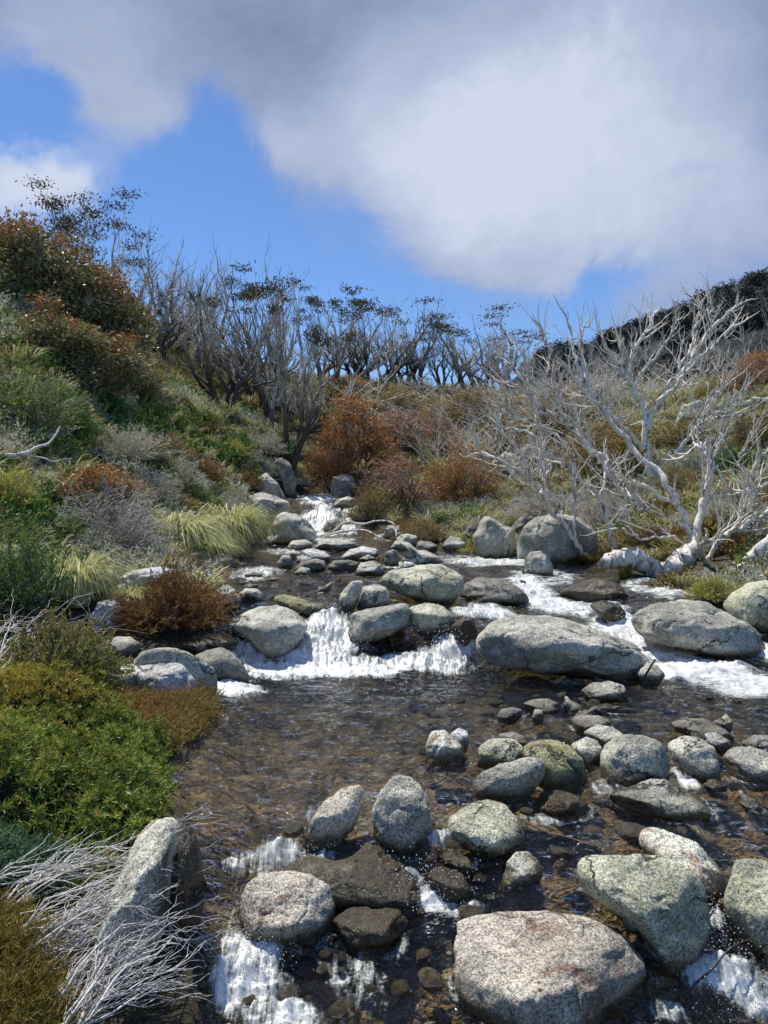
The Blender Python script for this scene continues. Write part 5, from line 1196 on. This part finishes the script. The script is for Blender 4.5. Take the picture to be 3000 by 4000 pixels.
# ------------------------------------------------------------------ mat forming shrubs of the near left bank
def in_poly(x, y, poly):
    c = np.zeros(len(x), bool)
    for i in range(len(poly)):
        ax, ay = poly[i]; bx, by = poly[(i + 1) % len(poly)]
        c ^= ((ay > y) != (by > y)) & (x < (bx - ax) * (y - ay) / (by - ay + 1e-12) + ax)
    return c
def poly_dist(x, y, poly):
    best = np.full(len(x), 9.)
    for i in range(len(poly)):
        ax, ay = poly[i]; bx, by = poly[(i + 1) % len(poly)]; ex, ey = bx - ax, by - ay
        t = np.clip(((x - ax) * ex + (y - ay) * ey) / (ex * ex + ey * ey + 1e-9), 0, 1)
        best = np.minimum(best, np.hypot(x - ax - t * ex, y - ay - t * ey))
    return best
def mound(name, pxpoly, hgt, n, mode, mat, label, seed, edge=.3, L=.05, W=.012, nl=12, cat='shrub'):
    rng = np.random.default_rng(seed)
    poly = [tuple(sit(px, py)[:2]) for px, py in pxpoly]; P = np.array(poly)
    x = rng.uniform(P[:, 0].min() - .1, P[:, 0].max() + .1, n * 6); y = rng.uniform(P[:, 1].min() - .1, P[:, 1].max() + .1, n * 6)
    m = in_poly(x, y, poly); x, y = x[m][:n], y[m][:n]
    d = poly_dist(x, y, poly)
    def top(x, y, d): return ground(x, y) + hgt * sstep(-.05, edge, d) * (1 + .45 * fbm2(x, y, 1.6, 3, seed)) + .05 * fbm2(x, y, 7, 2, seed + 1)
    z = top(x, y, d); e = .04
    nx = -(top(x + e, y, poly_dist(x + e, y, poly)) - z) / e; ny = -(top(x, y + e, poly_dist(x, y + e, poly)) - z) / e
    nrm = unit(np.stack([nx, ny, np.ones_like(nx)], 1))
    org = np.array([P[:, 0].mean(), P[:, 1].mean(), 0]); org[2] = float(ground(org[0:1], org[1:2])[0])
    B = np.stack([x, y, z], 1) - org
    g = Geo()
    if mode == 'star':
        deep = rng.random(len(B)) < .3; B[:, 2] += np.where(deep, -.05, 0) - rng.random(len(B)) * .03 + np.where(rng.random(len(B)) < .22, rng.exponential(.045, len(B)), 0)
        ax = unit(nrm + rng.normal(size=B.shape) * .35)
        k = nl; u = unit(np.cross(ax, rng.normal(size=ax.shape))); v = np.cross(ax, u)
        a = np.arange(k) * 2.4 + rng.random((len(B), 1)) * 6; el = np.linspace(.15, 1.25, k)[None, :] + rng.normal(0, .12, (len(B), k))
        D = (np.cos(a) * np.cos(el))[..., None] * u[:, None] + (np.sin(a) * np.cos(el))[..., None] * v[:, None] + np.sin(el)[..., None] * ax[:, None]
        sz = L * rng.uniform(.65, 1.3, (len(B), 1)) * np.ones((1, k))
        leaves(g, np.repeat(B, k, 0), D.reshape(-1, 3), sz.ravel(), W, rng)
    else:
        up = .16 if mode == 'heath' else .07
        T = B + unit(nrm * .8 + rng.normal(size=B.shape) * .45 + np.array([.15, .1, .3])) * up * rng.uniform(.5, 1.5, (len(B), 1))
        t = rng.random((len(B), nl, 1)); C = B[:, None] * (1 - t) + T[:, None] * t
        D = unit(T - B)[:, None] * .9 + rng.normal(size=(len(B), nl, 3)) * .5
        leaves(g, C.reshape(-1, 3), D.reshape(-1, 3), L * rng.uniform(.6, 1.3, len(B) * nl), W, rng)
    k_ = n // 9; q = rng.integers(0, len(B), k_)                     # straggling bare shoots that break the outline
    T2 = B[q] + unit(nrm[q] * .6 + rng.normal(size=(k_, 3)) * .5 + np.array([.1, 0, .4])) * rng.uniform(.06, .2, (k_, 1))
    tubes(g, curve(B[q], T2, rng, 4, .2), .0022 * np.linspace(1.2, .5, 4)[None] * np.ones((k_, 1)), 3)
    tt = rng.random((k_, 7, 1)) * .7 + .3
    leaves(g, (B[q][:, None] * (1 - tt) + T2[:, None] * tt).reshape(-1, 3), (unit(T2 - B[q])[:, None] + rng.normal(size=(k_, 7, 3)) * .5).reshape(-1, 3), L * .7, W * .8, rng)
    e_ = empty(name, tuple(org)); tag(e_, label, cat)
    link('foliage', g.mesh('foliage', mat, False), e_)
    # added dark filler sheet under the shoots, coloured as the shrub's inner shade
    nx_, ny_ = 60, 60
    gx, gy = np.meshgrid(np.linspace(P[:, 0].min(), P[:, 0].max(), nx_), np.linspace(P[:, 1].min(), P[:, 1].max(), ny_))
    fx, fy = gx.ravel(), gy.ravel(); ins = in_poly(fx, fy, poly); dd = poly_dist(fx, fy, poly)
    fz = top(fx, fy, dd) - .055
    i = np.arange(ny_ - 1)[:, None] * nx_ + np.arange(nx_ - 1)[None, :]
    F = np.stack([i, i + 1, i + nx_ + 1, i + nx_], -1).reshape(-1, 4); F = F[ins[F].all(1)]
    if len(F): link('stem', mk_mesh('stem', np.stack([fx, fy, fz], 1) - org, F, MAT_SHRUB_SHADE), e_)  # the dark filler sheet, not real stem wood
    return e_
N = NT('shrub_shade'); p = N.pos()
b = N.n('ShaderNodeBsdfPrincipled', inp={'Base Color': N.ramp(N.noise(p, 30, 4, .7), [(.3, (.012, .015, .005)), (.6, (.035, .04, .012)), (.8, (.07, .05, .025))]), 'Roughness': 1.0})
N.set(b, 'Normal', N.bump(N.noise(p, 60, 3, .7), 1.0, .04)); MAT_SHRUB_SHADE = N.done(b.outputs[0])
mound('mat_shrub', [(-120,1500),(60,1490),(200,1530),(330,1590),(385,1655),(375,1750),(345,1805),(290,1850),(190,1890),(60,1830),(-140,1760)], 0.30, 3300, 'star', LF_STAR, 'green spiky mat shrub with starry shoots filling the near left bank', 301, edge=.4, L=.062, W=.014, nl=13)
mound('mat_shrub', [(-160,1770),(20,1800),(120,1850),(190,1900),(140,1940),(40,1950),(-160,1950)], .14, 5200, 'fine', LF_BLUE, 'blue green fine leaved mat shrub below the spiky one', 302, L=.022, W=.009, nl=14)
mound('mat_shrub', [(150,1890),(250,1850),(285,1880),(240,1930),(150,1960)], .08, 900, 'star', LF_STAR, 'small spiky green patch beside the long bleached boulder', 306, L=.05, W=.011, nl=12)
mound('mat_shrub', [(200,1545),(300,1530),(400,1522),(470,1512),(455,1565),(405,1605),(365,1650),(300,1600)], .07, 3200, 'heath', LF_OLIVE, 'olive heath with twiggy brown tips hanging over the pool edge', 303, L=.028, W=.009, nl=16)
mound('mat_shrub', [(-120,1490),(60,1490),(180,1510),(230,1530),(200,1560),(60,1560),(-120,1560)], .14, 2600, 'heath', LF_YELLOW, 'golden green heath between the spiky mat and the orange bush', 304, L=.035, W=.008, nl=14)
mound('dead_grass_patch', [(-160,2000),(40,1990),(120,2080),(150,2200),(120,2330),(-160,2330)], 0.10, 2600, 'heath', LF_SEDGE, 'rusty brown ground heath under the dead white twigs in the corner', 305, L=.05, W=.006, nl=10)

def dead_twigs(seed, n, roots, tips, label, hz=(.06, .3)):
    rng = np.random.default_rng(seed); s = Geo()
    r = np.array([sit(*roots[i]) for i in rng.integers(0, len(roots), n)]) + rng.normal(0, .04, (n, 3)) * [1, 1, .2]
    (x0, y0), (x1, y1) = tips
    t = np.array([sit(rng.uniform(x0, x1), rng.uniform(y0, y1)) for _ in range(n)]); t[:, 2] = np.maximum(t[:, 2], r[:, 2] - .15) + rng.uniform(*hz, n)
    org = r.mean(0)
    P = curve(r, t, rng, 8, .10, .10)
    tubes(s, P - org, .0042 * rng.uniform(.45, 1.9, (n, 1)) * np.linspace(1.25, .35, 8)[None], 5)
    for lev, (mult, a, b, rad) in enumerate([(9, .18, .42, .0024), (3, .4, .65, .0015)]):
        m = n * mult; j = rng.integers(0, len(P), m); i = rng.integers(1, P.shape[1] - 1, m)
        B = P[j, i] + (P[j, i + 1] - P[j, i]) * rng.random((m, 1)); fw = unit(P[j, -1] - P[j, i]); L = np.linalg.norm(P[j, -1] - P[j, 0], axis=1)
        T = B + unit(fw + rng.normal(size=(m, 3)) * .27) * (L * rng.uniform(a, b, m))[:, None]
        Q = curve(B, T, rng, 6, .10, .04); tubes(s, Q - org, rad * rng.uniform(.5, 1.6, (m, 1)) * np.linspace(1.2, .4, 6)[None], 4)
        P = Q
    return tag(link('dead_twig_bush', s.mesh('twig', BK_TWIGW), None, tuple(org)), label, 'dead shrub')
dead_twigs(1, 14, [(-60,2030),(-20,1990),(-80,1960)], ((110,1880),(420,1930)), 'uppermost spray of dead white twigs reaching over the long bleached boulder')
dead_twigs(2, 30, [(-80,2100),(-40,2150),(0,2170)], ((200,1960),(420,2070)), 'middle mass of dead white twigs fanning right at the lower left corner')
dead_twigs(3, 28, [(40,2290),(100,2330),(0,2260)], ((210,2060),(430,2200)), 'lowest spray of dead white twigs cut by the bottom edge')
dead_twigs(4, 16, [(-90,1540),(-120,1500),(-60,1520)], ((60,1380),(230,1470)), 'grey bare stems under the orange and green bush at the left edge', (.1, .25))

# ------------------------------------------------------------------ undergrowth nobody could count
def scatter(name, variants, pos, size, rng, mat, kind='stuff'):
    Vs = []; Fs = []; n = 0
    va = [v.arrays() for v in variants]
    for p, s in zip(pos, size):
        V, F = va[rng.integers(len(va))]; a = rng.random() * 6.28; c, d = math.cos(a), math.sin(a)
        R = np.array([[c, d, 0], [-d, c, 0], [0, 0, 1]]) * s
        Vs.append((V @ R + p).astype(np.float32)); Fs.append(F[0] + n); n += len(V)
    o = link(name, mk_mesh(name, np.concatenate(Vs), np.concatenate(Fs), mat, False)); tag(o, kind=kind); return o
def leafset(seed, R, H, n, nl, L, W):
    return sprig_bush(seed, R, H, n, nl, L, W, t0=.25)[0]
def tuft(seed, n, w, H=.4, R=.4): return tussock(seed, R, H, n, w, .75)
UR = np.random.default_rng(77)
def land_points(n, ymin, ymax, side=0):
    out = []
    while len(out) < n:
        y = ymin * (ymax / ymin) ** UR.random(n * 4); x = UR.uniform(-1, 1, n * 4) * (y * .64 + 1.2)
        ok = (chan_sd(x, y) > .22) & ~((np.abs(x - 5.1) < 1.7) & (y > 13.6) & (y < 15.4))
        for bx, by, br in BLD:
            if abs(bx) < 12: ok &= ~((np.abs(x - bx) < br * 1.0 + .12) & (y < by + br * .8) & (y > by - br - .9))
        ok &= ~((y < 11.2) & (x > -4.6) & (x < 0))
        if side: ok &= (x * side > 0)
        out += list(np.stack([x[ok], y[ok]], 1))
    P = np.array(out[:n]); z = ground(P[:, 0], P[:, 1]); return np.c_[P, z]
P = land_points(6000, 6.5, 50)
fa = fbm2(P[:, 0], P[:, 1], .35, 3, 81); fb_ = fbm2(P[:, 0], P[:, 1], .9, 3, 82) + UR.normal(0, .25, len(P))
near = P[:, 1] < 9.0
sz = (.25 + .75 * UR.random(len(P)) ** 1.6) * np.clip(.75 + P[:, 1] / 45, .75, 1.5)
right = P[:, 0] > 0
sel = np.full(len(P), 4)
sel[fb_ > .12] = 0; sel[(fb_ < -.18)] = 1; sel[(fa > .28) & (fb_ > -.1)] = 2; sel[(fb_ < -.5)] = 3
sel[right & (sel == 1) & (UR.random(len(P)) < .6)] = 4
sel[right & (sel == 3)] = 4; sel[right & (P[:, 1] < 17) & (sel == 4)] = 2
sets = [('silver_heath', [leafset(400 + i, .5, .5, 80, 6, .08, .026) for i in range(4)], LF_SILVER), ('green_heath', [leafset(410 + i, .5, .45, 80, 6, .09, .045) for i in range(4)], LF_GREEN),
        ('olive_heath', [leafset(420 + i, .5, .4, 80, 6, .085, .038) for i in range(4)], LF_OLIVE), ('dark_heath', [leafset(430 + i, .5, .45, 80, 6, .09, .045) for i in range(4)], LF_DKGREEN),
        ('hill_grass', [tuft(440 + i, 90, .011) for i in range(4)], LF_GRASS)]
for i, (nm, var, mat) in enumerate(sets):
    m = (sel == i)
    scatter(nm, var, P[m] - [0, 0, .06], sz[m] * (1.5 if i == 4 else 1.15), UR, mat)
Pg = land_points(6000, 6.5, 48)
scatter('slope_grass', [tuft(450 + i, 60, .010, .35, .35) for i in range(4)], Pg - [0, 0, .03], UR.uniform(.5, 1.1, len(Pg)) * np.clip(.6 + Pg[:, 1] / 30, .7, 1.6), UR, LF_GRASS)

# ------------------------------------------------------------------ forest on the far ridge
for v in range(3):
    g, s = gum_bush(500 + v, 2.6, 6.0, 26, 34, .75, .38, .3, 3, .12, 4)
    plant_meshes(f'far{v}', ('crown', g, None, False), ('trunk', s, BK_DARK, True))
LF_FAR = leaf_mat('leaf_far', [(.016, .022, .022), (.03, .035, .03), (.045, .045, .035)], .15)
for v in range(3): MESH[f'far{v}'][0][1].materials.clear(); MESH[f'far{v}'][0][1].materials.append(LF_FAR)
FR = np.random.default_rng(9)
FARG = 'dark gums on the far ridge'
for row, (Y, cnt) in enumerate([(189, 60), (180, 50), (170, 46), (158, 40), (144, 34), (128, 28)]):
    for i in range(cnt):
        px = 1130 + (1740 - 1130) * (i + FR.random() * .9) / cnt; px = px if row else px
        x = (px - CX) / FPX * Y; z = far_z(x, Y)
        bare = FR.random() < (.6 if row == 0 else .42)
        key = 'gum_bare_a' if bare else f'far{FR.integers(3)}'; s = FR.uniform(.55, 1.0) * (.9 if not bare else 1.0)
        put('far_gum', key, np.array([x, Y, z - .6]), (s, s, s * FR.uniform(.8, 1.2)), FR.random() * 6.28, 'bare grey tree in the distant forest on the far right ridge' if bare else 'dark leafy gum in the distant forest on the far right ridge', 'tree', ('bare trees on the far ridge' if bare else FARG))

# ------------------------------------------------------------------ spray thrown up by the falls
def spray():
    rng = np.random.default_rng(3); g = Geo()
    U, F = ico(1)
    for px, py, rx, ry, n, hz in [(690,1405,75,35,700,.45),(970,1410,45,20,350,.35),(520,1400,50,15,220,.25),(1400,1390,80,25,260,.2),(1340,1345,20,20,160,.25),(700,1125,50,20,260,.35),(920,1930,100,25,420,.14),(550,2070,70,50,520,.16),(1560,2100,90,40,420,.14),(1440,2040,30,20,120,.1),(1540,1985,20,25,120,.1),(620,1862,90,8,160,.08),(1480,1680,25,20,80,.08)]:
        c = hit(W_f, px, py); e = np.array([rx * c[1] / FPX, min(ry * c[1] / FPX * 2, .5)])
        q = rng.normal(0, .6, (n, 2)) * e + c[:2]; z = W_f(q[:, 0], q[:, 1]) + .03 + rng.exponential(hz * .33, n)
        r = rng.uniform(.0025, .0065, n) * (c[1] / 9) ** .7
        V = (np.stack([q[:, 0], q[:, 1], z], 1)[:, None] + U[None] * r[:, None, None] * np.array([1, 1, 1.4])).reshape(-1, 3)
        g.add(V, (F[None] + np.arange(n)[:, None, None] * len(U)).reshape(-1, 3))
    N = NT('spray'); b = N.n('ShaderNodeBsdfPrincipled', inp={'Base Color': (.85, .87, .88), 'Roughness': .25})
    o = link('water_spray', g.mesh('water_spray', N.done(b.outputs[0]))); tag(o, kind='stuff')
spray()
# ------------------------------------------------------------------ camera, sun, sky
cam = bpy.data.cameras.new('camera'); co = bpy.data.objects.new('camera', cam); COL.objects.link(co)
cam.sensor_fit = 'VERTICAL'; cam.sensor_height = 36; cam.lens = 36 * FPX / 2212
cam.clip_start = .1; cam.clip_end = 5000
co.location = (0, 0, H_CAM); co.rotation_euler = (pi / 2 + PITCH, 0, 0)
SC.camera = co
SUN_AZ, SUN_EL = radians(-42), radians(64)       # azimuth from +Y towards +X
sd_ = np.array([math.sin(SUN_AZ) * math.cos(SUN_EL), math.cos(SUN_AZ) * math.cos(SUN_EL), math.sin(SUN_EL)])
sun = bpy.data.lights.new('sun', 'SUN'); so = bpy.data.objects.new('sun', sun); COL.objects.link(so)
sun.energy = 5.0; sun.angle = radians(.55); sun.color = (1, .95, .86)
from mathutils import Vector
so.rotation_euler = Vector(sd_).to_track_quat('Z', 'Y').to_euler()
w = bpy.data.worlds.new('World'); SC.world = w; w.use_nodes = True
class WNT(NT):
    def __init__(s, t): s.t = t; t.nodes.clear(); s.out = s.n('ShaderNodeOutputWorld')
N = WNT(w.node_tree)
sky = N.n('ShaderNodeTexSky', sky_type='NISHITA'); sky.sun_disc = False
sky.sun_elevation = SUN_EL; sky.sun_rotation = SUN_AZ; sky.altitude = 1700; sky.air_density = 1.0; sky.dust_density = .4; sky.ozone_density = 2.0
d = N.n('ShaderNodeTexCoord').outputs['Generated']
sp = N.n('ShaderNodeSeparateXYZ'); N.set(sp, 0, d)
az = N.math('ARCTAN2', sp.outputs[0], sp.outputs[1]); el = N.math('ARCSINE', sp.outputs[2])
def azel(px, py):
    r = ray(px, py); r = r / np.linalg.norm(r)
    return math.atan2(r[0], r[1]), math.asin(r[2])
w1 = N.n('ShaderNodeVectorMath', operation='SCALE'); N.set(w1, 0, N.noise(d, 3.4, 6, .62, .4, out=1)); N.set(w1, 3, 1.0)
ws = N.n('ShaderNodeSeparateXYZ'); N.set(ws, 0, w1.outputs[0])
azw = N.math('ADD', az, N.math('MULTIPLY', N.math('SUBTRACT', ws.outputs[0], .5), .30))
elw = N.math('ADD', el, N.math('MULTIPLY', N.math('SUBTRACT', ws.outputs[1], .5), .24))
def blobs(lst, A, E):
    tot = None
    for px, py, rx, ry, wt in lst:
        a, e = azel(px, py)
        qa = N.math('POWER', N.math('MULTIPLY', N.math('SUBTRACT', A, a), FPX / rx), 2.0)
        qe = N.math('POWER', N.math('MULTIPLY', N.math('SUBTRACT', E, e), FPX / ry), 2.0)
        g = N.math('MULTIPLY', N.math('EXPONENT', N.math('MULTIPLY', N.math('ADD', qa, qe), -1.0)), wt)
        tot = g if tot is None else N.math('ADD', tot, g)
    return tot
cover = blobs([(1250,330,430,250,1.3),(1000,470,230,120,.75),(650,330,150,90,.65),(1659,500,260,120,.6),(250,60,420,120,.85),(750,40,500,130,1.1),(1450,30,500,130,1.0),(40,400,120,90,1.0),(150,420,90,60,.4),(270,240,120,100,.62),(100,170,140,60,.5),(1000,590,260,40,.2),(1450,700,200,70,.45),(1150,560,200,60,.45),(700,480,150,90,.15),
               (440,300,120,120,-.6),(300,490,180,100,-.25),(780,520,110,60,-.25),(1440,430,80,40,-.45),(760,620,200,60,-.2),(20,240,60,60,-.35),(1290,620,140,50,-.6),(60,215,90,50,-.35)], azw, elw)
cover = N.math('ADD', cover, N.math('MULTIPLY', N.math('SUBTRACT', N.math('ADD', N.math('MULTIPLY', N.noise(d, 5, 9, .68, .6), .7), N.math('MULTIPLY', N.noise(d, 15, 7, .7, .8), .3)), .5), 1.05))
back = N.ss(sp.outputs[1], .35, -.1)       # scattered cloud over the rest of the sky
cover = N.math('ADD', cover, N.math('MULTIPLY', back, N.math('MULTIPLY', N.ss(N.noise(d, 2.2, 6, .6), .5, .8), .6)))
cm = N.ss(cover, .12, 1.0)
bright = blobs([(1200,320,420,230,.75),(1150,150,200,120,.25),(900,330,200,140,.25),(620,330,110,80,.35),(40,400,150,120,1.3),(200,130,260,130,.22),(280,250,100,90,.25),(1500,480,260,150,.35),(1000,520,220,110,.3),(750,90,240,110,-.10),(1659,60,160,130,-.12)], azw, elw)
bright = N.math('ADD', bright, N.math('MULTIPLY', N.math('SUBTRACT', N.math('ADD', N.math('MULTIPLY', N.noise(d, 4.5, 9, .66, .4), .7), N.math('MULTIPLY', N.noise(d, 13, 7, .7, .6), .3)), .36), .95), clamp=True)
cl = N.ramp(bright, [(0.0, (1.4, 1.85, 2.8)), (.35, (2.5, 3.0, 4.3)), (.75, (3.6, 4.05, 5.2)), (1.0, (4.7, 5.1, 6.1))])
skyc = N.mix(1, sky.outputs[0], (.66, .84, 1.06), 'MULTIPLY')
c = N.mix(N.math('MULTIPLY', cm, .94), skyc, cl)
bg = N.n('ShaderNodeBackground', inp={'Color': c, 'Strength': .14})
N.t.links.new(bg.outputs[0], N.out.inputs['Surface'])
SC.view_settings.view_transform = 'Standard'; SC.view_settings.look = 'None'; SC.view_settings.exposure = 0; SC.view_settings.gamma = 1
SC.render.engine = 'CYCLES'
SC.cycles.max_bounces = 6; SC.cycles.diffuse_bounces = 2; SC.cycles.glossy_bounces = 2; SC.cycles.transparent_max_bounces = 12; SC.cycles.transmission_bounces = 4
SC.cycles.sample_clamp_indirect = 4; SC.cycles.caustics_reflective = False; SC.cycles.caustics_refractive = False
